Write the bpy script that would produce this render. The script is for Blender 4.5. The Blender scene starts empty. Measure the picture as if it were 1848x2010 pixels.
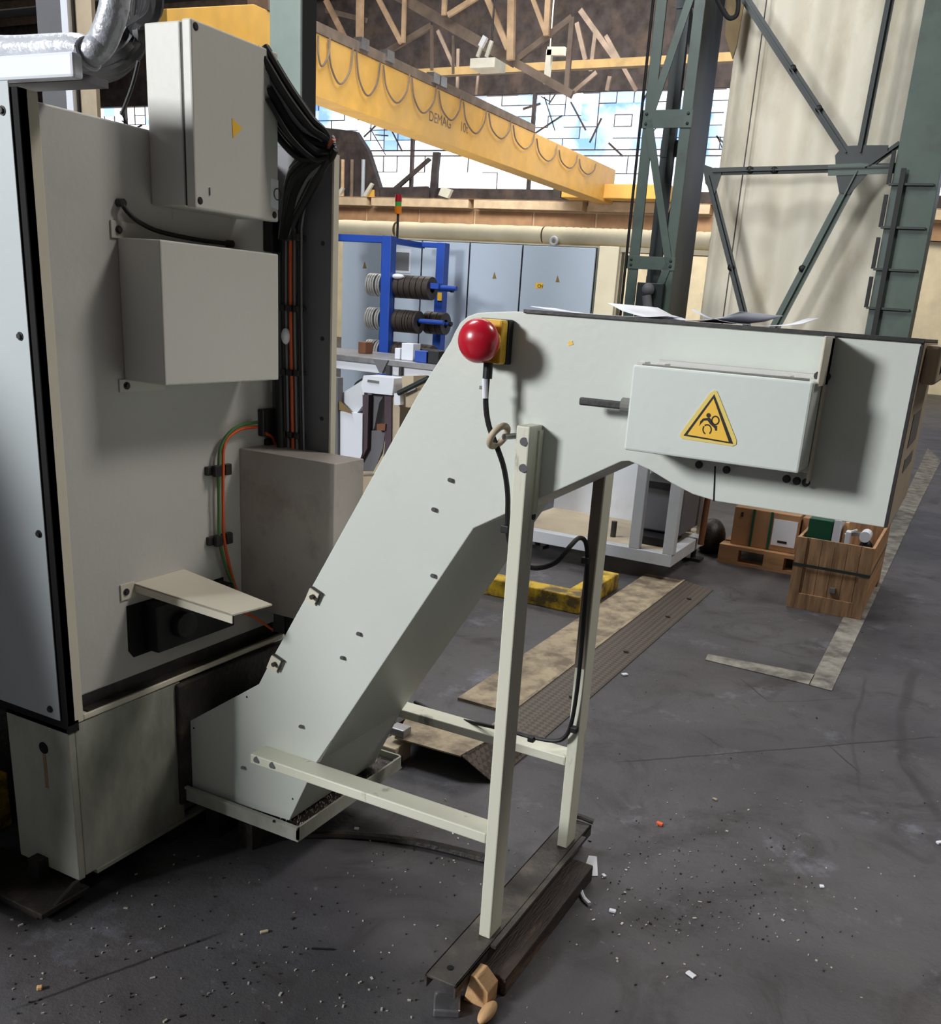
import bpy, bmesh, math, random
from mathutils import Vector, Matrix
random.seed(7)
sc = bpy.context.scene
COL = sc.collection
# ------------------------------------------------------------------ camera
F, CX, CY = 1830.148, 985.881, 1194.184
RW = Matrix(((0.88868015, 0.453086, 0.07043196),
             (0.19928263, -0.2433105, -0.94925573),
             (-0.41295764, 0.85762059, -0.30651738)))
EYE = Vector((0, 0, 1.5))
cam_data = bpy.data.cameras.new('camera')
cam = bpy.data.objects.new('camera', cam_data)
COL.objects.link(cam)
right, down, fwd = Vector(RW[0]), Vector(RW[1]), Vector(RW[2])
m = Matrix((right, -down, -fwd)).transposed().to_4x4()
m.translation = EYE
cam.matrix_world = m
cam_data.sensor_fit = 'HORIZONTAL'
cam_data.sensor_width = 36
cam_data.lens = 36 * F / 1848
cam_data.shift_x = (924 - CX) / 1848
cam_data.shift_y = (CY - 1005) / 1848
cam_data.clip_end = 300
cam_data.clip_start = 0.05
sc.camera = cam
# ------------------------------------------------------------------ world and lights
sc.view_settings.view_transform = 'Standard'
sc.view_settings.look = 'None'
sc.view_settings.gamma = 1
sc.view_settings.use_curve_mapping = False
sc.view_settings.exposure = 0.0
w = bpy.data.worlds.new('sky'); sc.world = w; w.use_nodes = True
nt = w.node_tree; nt.nodes.clear()
N = nt.nodes.new; L = nt.links.new
out = N('ShaderNodeOutputWorld'); bg = N('ShaderNodeBackground')
tc = N('ShaderNodeTexCoord'); sep = N('ShaderNodeSeparateXYZ')
ramp = N('ShaderNodeValToRGB'); cr = ramp.color_ramp
cr.elements[0].position = 0.0; cr.elements[0].color = (1.0, 0.93, 0.84, 1)
cr.elements[1].position = 0.125; cr.elements[1].color = (1.0, 0.96, 0.9, 1)
e = cr.elements.new(0.15); e.color = (0.2, 0.36, 0.72, 1)
e = cr.elements.new(1.0); e.color = (0.2, 0.36, 0.72, 1)
noise = N('ShaderNodeTexNoise'); noise.inputs['Scale'].default_value = 24; noise.inputs['Detail'].default_value = 6
cl = N('ShaderNodeValToRGB'); cl.color_ramp.elements[0].position = 0.42; cl.color_ramp.elements[1].position = 0.6
mix = N('ShaderNodeMixRGB'); mix.inputs['Color2'].default_value = (0.97, 0.98, 1.0, 1)
L(tc.outputs['Generated'], sep.inputs[0]); L(sep.outputs['Z'], ramp.inputs[0])
L(tc.outputs['Generated'], noise.inputs['Vector']); L(noise.outputs['Fac'], cl.inputs[0])
L(ramp.outputs[0], mix.inputs['Color1']); L(cl.outputs[0], mix.inputs['Fac'])
L(mix.outputs[0], bg.inputs[0]); bg.inputs[1].default_value = 2.3
L(bg.outputs[0], out.inputs[0])

def area(name, loc, target, size, power, color):
    d = bpy.data.lights.new(name, 'AREA'); d.shape = 'RECTANGLE'; d.size = size[0]; d.size_y = size[1]
    d.energy = power; d.color = color
    o = bpy.data.objects.new(name, d); COL.objects.link(o)
    o.location = loc
    o.rotation_euler = (Vector(target) - Vector(loc)).to_track_quat('-Z', 'Y').to_euler()
    return o
area('window_front', (-4.6, -3.6, 3.4), (-0.9, 1.7, 1.2), (1.2, 1.1), 470, (0.97, 0.985, 1.0))
area('window_front_wide', (-1.5, -5.6, 4.2), (-1.5, 4, 0.8), (9, 4), 32, (0.84, 0.92, 1.0))  # added soft fill from behind the camera, no window there
area('skylight_side', (2.6, 5.2, 7.5), (-1.7, 1.8, 1.1), (1.6, 1.6), 290, (1.0, 0.95, 0.9))
area('skylight_mid', (-4.6, 2.6, 7.0), (-3.8, 8, 1.2), (2.2, 2.2), 380, (0.93, 0.97, 1.0))  # added lamp to brighten the grey cabinets, no opening above
area('skylight_hall', (-7, 14, 10.9), (-7, 17, 0), (9, 8), 1500, (1.0, 0.96, 0.88))  # added overhead fill for the hall interior, under a closed roof
area('skylight_back', (-12, 22, 9.5), (-13, 30, 3.5), (16, 3), 1700, (1.0, 0.93, 0.82))  # added lamp to brighten the tan band on the back wall
area('roof_bounce', (-10, 18, 3.2), (-10, 21, 11), (14, 8), 300, (1.0, 0.95, 0.92))

# ------------------------------------------------------------------ helpers
def at(u, v, **k):
    """world point that the photo pixel (u, v) shows on the plane x=, y= or z="""
    d = RW.transposed() @ Vector(((u - CX) / F, (v - CY) / F, 1))
    (a, val), = k.items(); i = 'xyz'.index(a)
    t = (val - EYE[i]) / d[i]
    return EYE + d * t

def s2l(c):
    c = c / 255
    return c / 12.92 if c <= 0.04045 else ((c + 0.055) / 1.055) ** 2.4
def rgb(r, g, b): return (s2l(r), s2l(g), s2l(b), 1)

MATS = {}
def mat(name, col, rough=0.5, metal=0.0, dirt=None, dirt_scale=4, dirt_amt=0.3, var=0.06, bump=0.0, coat=0.0, stretch=(1, 1, 1), dirt_lo=0.5, dirt_hi=0.72):
    """painted or bare surface: slight tone variation, optional dirt blotches and bump"""
    m = bpy.data.materials.new(name); m.use_nodes = True
    nt = m.node_tree; b = nt.nodes['Principled BSDF']
    b.inputs['Roughness'].default_value = rough; b.inputs['Metallic'].default_value = metal
    if coat: b.inputs['Coat Weight'].default_value = coat
    tc = nt.nodes.new('ShaderNodeTexCoord'); mp = nt.nodes.new('ShaderNodeMapping')
    mp.inputs['Scale'].default_value = stretch
    nt.links.new(tc.outputs['Object'], mp.inputs[0])
    n1 = nt.nodes.new('ShaderNodeTexNoise'); n1.inputs['Scale'].default_value = 3.0; n1.inputs['Detail'].default_value = 8
    nt.links.new(mp.outputs[0], n1.inputs['Vector'])
    c = col
    lo = tuple(max(0, x * (1 - var * 2)) for x in c[:3]) + (1,); hi = tuple(min(1, x * (1 + var * 2)) for x in c[:3]) + (1,)
    r1 = nt.nodes.new('ShaderNodeValToRGB'); r1.color_ramp.elements[0].color = lo; r1.color_ramp.elements[1].color = hi
    r1.color_ramp.elements[0].position = 0.3; r1.color_ramp.elements[1].position = 0.7
    nt.links.new(n1.outputs['Fac'], r1.inputs[0]); last = r1.outputs[0]
    if dirt:
        n2 = nt.nodes.new('ShaderNodeTexNoise'); n2.inputs['Scale'].default_value = dirt_scale; n2.inputs['Detail'].default_value = 10; n2.inputs['Roughness'].default_value = 0.65
        nt.links.new(mp.outputs[0], n2.inputs['Vector'])
        r2 = nt.nodes.new('ShaderNodeValToRGB'); r2.color_ramp.elements[0].position = dirt_lo; r2.color_ramp.elements[1].position = dirt_hi
        r2.color_ramp.elements[1].color = (dirt_amt,) * 3 + (1,)
        nt.links.new(n2.outputs['Fac'], r2.inputs[0])
        mx = nt.nodes.new('ShaderNodeMixRGB'); mx.inputs['Color2'].default_value = dirt
        nt.links.new(r2.outputs[0], mx.inputs['Fac']); nt.links.new(last, mx.inputs['Color1']); last = mx.outputs[0]
    nt.links.new(last, b.inputs['Base Color'])
    if bump:
        n3 = nt.nodes.new('ShaderNodeTexNoise'); n3.inputs['Scale'].default_value = 60; n3.inputs['Detail'].default_value = 4
        nt.links.new(mp.outputs[0], n3.inputs['Vector'])
        bp = nt.nodes.new('ShaderNodeBump'); bp.inputs['Strength'].default_value = bump; bp.inputs['Distance'].default_value = 0.01
        nt.links.new(n3.outputs['Fac'], bp.inputs['Height']); nt.links.new(bp.outputs[0], b.inputs['Normal'])
    MATS[name] = m
    return m

M = {}
M['conveyor'] = mat('conveyor_paint', rgb(205, 210, 202), 0.42, dirt=rgb(120, 115, 100), dirt_scale=2.2, dirt_amt=0.22, var=0.015, bump=0.05, dirt_lo=0.56)
M['cover'] = mat('cover_paint', rgb(212, 219, 213), 0.4, var=0.01, bump=0.05, dirt=rgb(130, 125, 110), dirt_scale=8, dirt_amt=0.15, dirt_lo=0.6)
M['stand'] = mat('stand_paint', rgb(214, 214, 196), 0.4, dirt=rgb(70, 55, 42), dirt_scale=9, dirt_amt=0.75, var=0.02, stretch=(1, 1, 0.25), dirt_lo=0.6, dirt_hi=0.7)
M['machine'] = mat('machine_paint', rgb(196, 194, 190), 0.45, var=0.02, bump=0.06, dirt=rgb(120, 112, 98), dirt_scale=1.6, dirt_amt=0.2, dirt_lo=0.55)
M['machine_edge'] = mat('machine_edge_paint', rgb(214, 208, 190), 0.4, var=0.02)
M['side_cover'] = mat('side_cover_paint', rgb(184, 191, 193), 0.42, var=0.01, bump=0.04)
M['enclosure'] = mat('enclosure_paint', rgb(204, 203, 196), 0.4, var=0.01, bump=0.04)
M['base'] = mat('base_paint', rgb(176, 178, 166), 0.5, dirt=rgb(46, 38, 30), dirt_scale=2.6, dirt_amt=0.75, var=0.05, bump=0.1, stretch=(1, 1, 0.5), dirt_lo=0.46, dirt_hi=0.75)
M['grime'] = mat('greasy_black', rgb(40, 36, 34), 0.5, dirt=rgb(90, 76, 60), dirt_scale=14, dirt_amt=0.5, bump=0.3)
M['black'] = mat('black_rubber', rgb(13, 13, 16), 0.55, var=0.1)
M['void'] = mat('unlit_hollow', rgb(10, 10, 12), 0.9)
M['dark_metal'] = mat('dark_metal', rgb(62, 60, 60), 0.45, 0.4, var=0.15, bump=0.1)
M['column_grey'] = mat('machine_column_grey', rgb(104, 104, 108), 0.5, var=0.04)
M['steel'] = mat('bare_steel', rgb(165, 165, 168), 0.35, 0.8, var=0.1, dirt=rgb(80, 70, 60), dirt_scale=20, dirt_amt=0.4)
M['foil'] = mat('silver_foil', rgb(205, 208, 220), 0.38, 0.25, var=0.25, bump=0.4)
M['rail_white'] = mat('white_rail', rgb(226, 230, 238), 0.35, var=0.02)
M['red'] = mat('red_plastic', rgb(182, 20, 42), 0.28, var=0.02, coat=0.3)
M['yellow_plastic'] = mat('yellow_plastic', rgb(214, 170, 40), 0.4, var=0.02)
M['sign_yellow'] = mat('sign_yellow', rgb(246, 196, 70), 0.45, var=0.02)
M['sign_rim'] = mat('sign_rim', rgb(232, 206, 110), 0.45, var=0.02)
M['ink'] = mat('black_ink', rgb(28, 20, 18), 0.5)
M['grey_ink'] = mat('grey_ink', rgb(110, 108, 104), 0.5)
M['paper'] = mat('paper', rgb(226, 228, 236), 0.7, var=0.03)
M['orange'] = mat('orange_cable', rgb(220, 92, 40), 0.45)
M['green_cable'] = mat('green_cable', rgb(74, 116, 62), 0.45)
M['grey_cable'] = mat('grey_cable', rgb(120, 120, 124), 0.45)
M['channel'] = mat('worn_dark_steel', rgb(58, 54, 52), 0.5, 0.2, dirt=rgb(98, 90, 82), dirt_scale=7, dirt_amt=0.7, var=0.2, bump=0.3, dirt_lo=0.52, dirt_hi=0.62)
M['old_wood'] = mat('oil_soaked_wood', rgb(50, 38, 32), 0.6, dirt=rgb(140, 112, 84), dirt_scale=6, dirt_amt=0.7, var=0.2, bump=0.4, stretch=(4, 0.6, 3), dirt_lo=0.56)
M['fresh_wood'] = mat('fresh_wood', rgb(212, 170, 122), 0.6, dirt=rgb(140, 90, 50), dirt_scale=9, dirt_amt=0.6, stretch=(6, 1, 3), bump=0.2)
M['crate_wood'] = mat('crate_wood', rgb(176, 138, 102), 0.6, dirt=rgb(84, 54, 36), dirt_scale=5, dirt_amt=0.75, stretch=(7, 7, 0.7), bump=0.2, var=0.14, dirt_lo=0.42)
M['pallet_wood'] = mat('pallet_wood', rgb(186, 142, 100), 0.65, dirt=rgb(110, 78, 52), dirt_scale=5, dirt_amt=0.6, stretch=(0.8, 5, 5), bump=0.2)
M['cardboard'] = mat('cardboard', rgb(168, 128, 92), 0.8, dirt=rgb(110, 84, 62), dirt_scale=6, dirt_amt=0.4)
M['green_box'] = mat('green_box', rgb(16, 82, 56), 0.5)
M['strap'] = mat('dark_strap', rgb(40, 52, 46), 0.5)
M['kerb_yellow'] = mat('worn_yellow_paint', rgb(214, 176, 30), 0.55, dirt=rgb(60, 50, 36), dirt_scale=9, dirt_amt=0.9, bump=0.2, dirt_lo=0.4, dirt_hi=0.58)
M['bg_white'] = mat('pale_machine_paint', rgb(206, 210, 216), 0.45, var=0.03, dirt=rgb(150, 140, 125), dirt_scale=3, dirt_amt=0.3)
M['bg_beige'] = mat('beige_paint', rgb(190, 174, 148), 0.55, var=0.05, dirt=rgb(120, 104, 84), dirt_scale=4, dirt_amt=0.4)
M['cabinet'] = mat('cabinet_grey_blue', rgb(180, 192, 206), 0.42, var=0.015)
M['blue'] = mat('rack_blue', rgb(34, 74, 166), 0.4, var=0.08)
M['ring_edge'] = mat('machined_ring_steel', rgb(190, 188, 184), 0.3, 0.5, var=0.2)
M['ring_dark'] = mat('dark_ring_steel', rgb(72, 64, 58), 0.45, 0.5, var=0.25)
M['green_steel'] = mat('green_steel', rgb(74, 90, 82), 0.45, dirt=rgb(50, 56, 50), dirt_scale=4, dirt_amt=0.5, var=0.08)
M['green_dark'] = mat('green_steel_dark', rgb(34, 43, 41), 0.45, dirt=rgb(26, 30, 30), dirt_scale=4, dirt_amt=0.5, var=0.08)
M['crane'] = mat('crane_yellow', rgb(236, 184, 86), 0.5, var=0.05, dirt=rgb(206, 172, 116), dirt_scale=0.35, dirt_amt=0.7, dirt_lo=0.42)
M['crane_dull'] = mat('dull_yellow', rgb(126, 104, 62), 0.6, var=0.1)
M['truss'] = mat('tan_truss_paint', rgb(210, 180, 148), 0.6, var=0.12, dirt=rgb(120, 92, 72), dirt_scale=1, dirt_amt=0.6)
M['truss_dark'] = mat('brown_truss_paint', rgb(124, 110, 100), 0.65, var=0.15)
M['roof'] = mat('sooty_roof_boards', rgb(80, 78, 82), 0.85, var=0.12, dirt=rgb(52, 50, 54), dirt_scale=0.5, dirt_amt=0.7, stretch=(0.3, 3, 1), dirt_lo=0.4)
M['band'] = mat('tan_concrete_panel', rgb(186, 148, 114), 0.7, var=0.08)
M['band_light'] = mat('light_tan_ledge', rgb(226, 204, 174), 0.7, var=0.08)
M['wall_cream'] = mat('cream_wall', rgb(236, 224, 194), 0.75, var=0.05)
M['wall_brown'] = mat('dark_brown_wall', rgb(64, 58, 60), 0.8, var=0.25, dirt=rgb(130, 104, 84), dirt_scale=1.2, dirt_amt=0.3)
M['curtain'] = mat('cream_tarpaulin', rgb(236, 228, 208), 0.55, var=0.03, dirt=rgb(170, 150, 108), dirt_scale=1.2, dirt_amt=0.6, stretch=(1, 1, 0.5), dirt_lo=0.5)
M['lamp_white'] = mat('white_lamp_housing', rgb(226, 226, 214), 0.5)
M['brown_pipe'] = mat('brown_pipe', rgb(120, 74, 48), 0.5)
M['rubble'] = mat('pale_chips', rgb(190, 186, 176), 0.4, 0.3, var=0.2)
M['purple'] = mat('dark_purple_bellows', rgb(74, 56, 66), 0.5, var=0.1)
M['green_lamp'] = mat('green_lens', rgb(70, 170, 80), 0.3)
M['orange_lamp'] = mat('orange_lens', rgb(240, 130, 20), 0.3)
M['line_paint'] = mat('worn_floor_paint', rgb(150, 146, 136), 0.7, dirt=rgb(74, 68, 64), dirt_scale=8, dirt_amt=0.85, dirt_lo=0.4, dirt_hi=0.62)
M['worn_screed'] = mat('worn_cream_screed', rgb(172, 156, 130), 0.75, dirt=rgb(84, 72, 62), dirt_scale=7, dirt_amt=0.75, bump=0.5, dirt_lo=0.42, dirt_hi=0.6)

def tread_mat():
    m = bpy.data.materials.new('tread_plate'); m.use_nodes = True; nt = m.node_tree; b = nt.nodes['Principled BSDF']
    b.inputs['Roughness'].default_value = 0.45; b.inputs['Metallic'].default_value = 0.3
    tc = nt.nodes.new('ShaderNodeTexCoord'); mp = nt.nodes.new('ShaderNodeMapping'); mp.inputs['Rotation'].default_value = (0, 0, 0.785); mp.inputs['Scale'].default_value = (55, 55, 55)
    ck = nt.nodes.new('ShaderNodeTexChecker'); ck.inputs['Scale'].default_value = 1.0
    ck.inputs['Color1'].default_value = rgb(104, 94, 84); ck.inputs['Color2'].default_value = rgb(78, 71, 66)
    nt.links.new(tc.outputs['Object'], mp.inputs[0]); nt.links.new(mp.outputs[0], ck.inputs[0]); nt.links.new(ck.outputs[0], b.inputs['Base Color'])
    bp = nt.nodes.new('ShaderNodeBump'); bp.inputs['Strength'].default_value = 0.6; bp.inputs['Distance'].default_value = 0.004
    nt.links.new(ck.outputs['Fac'], bp.inputs['Height']); nt.links.new(bp.outputs[0], b.inputs['Normal'])
    return m
M['wall_dim'] = mat('dim_far_wall', rgb(120, 110, 98), 0.8, var=0.1)
M['guard'] = mat('grimy_guard_paint', rgb(168, 160, 154), 0.5, dirt=rgb(100, 80, 72), dirt_scale=9, dirt_amt=0.4)
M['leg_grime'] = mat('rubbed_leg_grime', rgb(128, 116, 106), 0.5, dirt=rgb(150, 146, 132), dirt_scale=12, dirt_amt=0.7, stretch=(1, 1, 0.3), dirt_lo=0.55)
M['tread'] = tread_mat()

def pane_mat(name, col, fac):
    m = bpy.data.materials.new(name); m.use_nodes = True; nt = m.node_tree; nt.nodes.clear()
    o = nt.nodes.new('ShaderNodeOutputMaterial'); t = nt.nodes.new('ShaderNodeBsdfTransparent'); t.inputs[0].default_value = col
    d = nt.nodes.new('ShaderNodeBsdfTranslucent'); d.inputs[0].default_value = (0.8, 0.84, 0.9, 1)
    g = nt.nodes.new('ShaderNodeBsdfGlossy'); g.inputs['Roughness'].default_value = 0.2
    mx = nt.nodes.new('ShaderNodeMixShader'); mx.inputs[0].default_value = fac
    m2 = nt.nodes.new('ShaderNodeMixShader'); m2.inputs[0].default_value = 0.06
    nt.links.new(t.outputs[0], mx.inputs[1]); nt.links.new(d.outputs[0], mx.inputs[2])
    nt.links.new(mx.outputs[0], m2.inputs[1]); nt.links.new(g.outputs[0], m2.inputs[2]); nt.links.new(m2.outputs[0], o.inputs[0])
    return m
M['glass_clear'] = pane_mat('clear_glass', (0.93, 0.97, 1, 1), 0.05)
M['glass_blue'] = pane_mat('tinted_glass', (0.62, 0.78, 0.97, 1), 0.15)
M['glass_milky'] = pane_mat('milky_glass', (0.7, 0.75, 0.82, 1), 0.55)

ORG = {}
class MB:
    def __init__(s): s.bm = bmesh.new(); s.mi = 0
    def _f(s, vs):
        try: f = s.bm.faces.new(vs); f.material_index = s.mi; return f
        except ValueError: return None
    def box(s, x0, x1, y0, y1, z0, z1):
        v = [s.bm.verts.new((x, y, z)) for z in (z0, z1) for x, y in ((x0, y0), (x1, y0), (x1, y1), (x0, y1))]
        for a in ((3, 2, 1, 0), (4, 5, 6, 7), (0, 1, 5, 4), (1, 2, 6, 5), (2, 3, 7, 6), (3, 0, 4, 7)): s._f([v[i] for i in a])
        return s
    def poly(s, pts, vec):
        vec = Vector(vec); a = [s.bm.verts.new(p) for p in pts]; b = [s.bm.verts.new(Vector(p) + vec) for p in pts]
        s._f(a[::-1]); s._f(b); n = len(a)
        for i in range(n): s._f([a[i], a[(i + 1) % n], b[(i + 1) % n], b[i]])
        return s
    def quad(s, *pts): s._f([s.bm.verts.new(p) for p in pts]); return s
    def tube(s, pts, r, n=8, spline=True, caps=True):
        pts = [Vector(p) for p in pts]
        if spline and len(pts) > 2: pts = catmull(pts, 6)
        rs = r if isinstance(r, (list, tuple)) else None
        prev = None; up = None; rings = []
        for i, p in enumerate(pts):
            d = (pts[min(i + 1, len(pts) - 1)] - pts[max(i - 1, 0)]).normalized()
            if up is None:
                up = Vector((0, 0, 1)) if abs(d.z) < 0.9 else Vector((1, 0, 0))
            u = (up - d * up.dot(d))
            if u.length < 1e-5: u = d.orthogonal()
            u.normalize(); up = u; vv = d.cross(u)
            rr = r if rs is None else rs[0] + (rs[1] - rs[0]) * i / max(1, len(pts) - 1)
            ring = [s.bm.verts.new(p + (u * math.cos(2 * math.pi * k / n) + vv * math.sin(2 * math.pi * k / n)) * rr) for k in range(n)]
            rings.append(ring)
        for a, b in zip(rings, rings[1:]):
            for k in range(n): s._f([a[k], a[(k + 1) % n], b[(k + 1) % n], b[k]])
        if caps: s._f(rings[0][::-1]); s._f(rings[-1])
        return s
    def cyl(s, p, q, r, n=16): return s.tube([p, q], r, n, False)
    def bar(s, p, q, w, h, side=None):
        """rectangular bar from p to q, w across, h thick"""
        p = Vector(p); q = Vector(q); d = (q - p).normalized()
        a = Vector(side) if side is not None else Vector((0, 1, 0))
        a = (a - d * a.dot(d)).normalized(); b = d.cross(a)
        r = [(a * (sx * h / 2) + b * (sy * w / 2)) for sx, sy in ((-1, -1), (1, -1), (1, 1), (-1, 1))]
        v = [s.bm.verts.new(c + o) for c in (p, q) for o in r]
        for t in ((3, 2, 1, 0), (4, 5, 6, 7), (0, 1, 5, 4), (1, 2, 6, 5), (2, 3, 7, 6), (3, 0, 4, 7)): s._f([v[i] for i in t])
        return s
    def sphere(s, c, r, sc3=(1, 1, 1), seg=20):
        mm = Matrix.Translation(c) @ Matrix.Diagonal((*[r * k for k in sc3], 1))
        res = bmesh.ops.create_uvsphere(s.bm, u_segments=seg, v_segments=seg // 2 + 2, radius=1, matrix=mm)
        for v in res['verts']:
            for f in v.link_faces: f.material_index = s.mi; f.smooth = True
        return s
    def torus(s, c, ax, R, r, n=20, k=8):
        ax = Vector(ax).normalized(); u = ax.orthogonal().normalized(); v = ax.cross(u)
        pts = [Vector(c) + (u * math.cos(2 * math.pi * i / n) + v * math.sin(2 * math.pi * i / n)) * R for i in range(n)]
        rings = []
        for p in pts:
            rd = (p - Vector(c)).normalized()
            rings.append([s.bm.verts.new(p + (rd * math.cos(2 * math.pi * j / k) + ax * math.sin(2 * math.pi * j / k)) * r) for j in range(k)])
        for i in range(n):
            a, b = rings[i], rings[(i + 1) % n]
            for j in range(k): s._f([a[j], a[(j + 1) % k], b[(j + 1) % k], b[j]])
        return s
    def ringdisc(s, c, ax, R, r, h, n=24):
        """flat ring (washer) of outer radius R, bore r, thickness h along ax"""
        ax = Vector(ax).normalized(); u = ax.orthogonal().normalized(); v = ax.cross(u); c = Vector(c)
        L4 = []
        for (rad, off) in ((R, 0), (R, h), (r, h), (r, 0)):
            L4.append([s.bm.verts.new(c + ax * off + (u * math.cos(2 * math.pi * i / n) + v * math.sin(2 * math.pi * i / n)) * rad) for i in range(n)])
        for q in range(4):
            a, b = L4[q], L4[(q + 1) % 4]
            for i in range(n): s._f([a[i], a[(i + 1) % n], b[(i + 1) % n], b[i]])
        return s
    def build(s, name, material, parent=None, bevel=0, smooth=False, label=None, merge=False):
        bm = s.bm
        if merge: bmesh.ops.remove_doubles(bm, verts=bm.verts, dist=1e-5)
        bmesh.ops.recalc_face_normals(bm, faces=bm.faces)
        if parent is None:
            xs = [v.co.x for v in bm.verts]; ys = [v.co.y for v in bm.verts]; zs = [v.co.z for v in bm.verts]
            org = Vector(((min(xs) + max(xs)) / 2, (min(ys) + max(ys)) / 2, min(zs)))
        else: org = ORG[parent.name]
        for v in bm.verts: v.co -= org
        me = bpy.data.meshes.new(name); bm.to_mesh(me); bm.free()
        for mm in (material if isinstance(material, list) else [material]): me.materials.append(mm)
        if smooth:
            for p in me.polygons: p.use_smooth = True
        o = bpy.data.objects.new(name, me); COL.objects.link(o)
        if smooth: me.set_sharp_from_angle(angle=math.radians(40))
        if parent is None: o.location = org
        else: o.parent = parent
        ORG[o.name] = org
        if bevel:
            md = o.modifiers.new('bevel', 'BEVEL'); md.width = bevel; md.segments = 2; md.limit_method = 'ANGLE'; md.angle_limit = math.radians(40)
        if label: o['label'] = label
        return o

def catmull(P, n):
    out = []
    for i in range(len(P) - 1):
        p0 = P[i - 1] if i else P[0] * 2 - P[1]; p1 = P[i]; p2 = P[i + 1]; p3 = P[i + 2] if i + 2 < len(P) else P[-1] * 2 - P[-2]
        for k in range(n):
            t = k / n
            out.append(0.5 * ((2 * p1) + (p2 - p0) * t + (2 * p0 - 5 * p1 + 4 * p2 - p3) * t * t + (3 * p1 - p0 - 3 * p2 + p3) * t ** 3))
    out.append(P[-1]); return out

def thing(name, label, cat, loc, group=None):
    o = bpy.data.objects.new(name, None); COL.objects.link(o); o.location = loc; o.empty_display_size = 0.1
    o['label'] = label; o['category'] = cat
    if group: o['group'] = group
    ORG[o.name] = Vector(loc)
    return o
def tag(o, label, cat, group=None, kind=None):
    o['label'] = label; o['category'] = cat
    if group: o['group'] = group
    if kind: o['kind'] = kind
    return o
def struct(o):
    o['kind'] = 'structure'; return o
def copy_tree(o, parent=None):
    c = o.copy(); COL.objects.link(c)
    if parent is not None: c.parent = parent
    ORG[c.name] = ORG[o.name]
    for ch in list(o.children): copy_tree(ch, c)
    return c
def text_mesh(body, size, origin, xdir, updir, material, name, parent, depth=0.0006):
    cu = bpy.data.curves.new(name, 'FONT'); cu.body = body; cu.size = size; cu.extrude = depth
    to = bpy.data.objects.new('tmp', cu); COL.objects.link(to)
    bpy.context.view_layer.update()
    me = bpy.data.meshes.new_from_object(to.evaluated_get(bpy.context.evaluated_depsgraph_get()))
    bpy.data.objects.remove(to)
    x = Vector(xdir).normalized(); u = Vector(updir).normalized(); n = x.cross(u)
    mt = Matrix((x, u, n)).transposed().to_4x4(); mt.translation = Vector(origin) - ORG[parent.name]
    me.transform(mt); me.materials.clear(); me.materials.append(material); me.name = name
    o = bpy.data.objects.new(name, me); COL.objects.link(o); o.parent = parent
    ORG[o.name] = ORG[parent.name]
    return o
def bolt(parent, p, axis, r=0.006, h=0.005, material=None, name='bolt'):
    p = Vector(p); a = Vector(axis)
    return MB().cyl(p, p + a * h, r, 6).cyl(p, p + a * h * 0.3, r * 1.5, 14).build(name, material or M['dark_metal'], parent)

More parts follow.
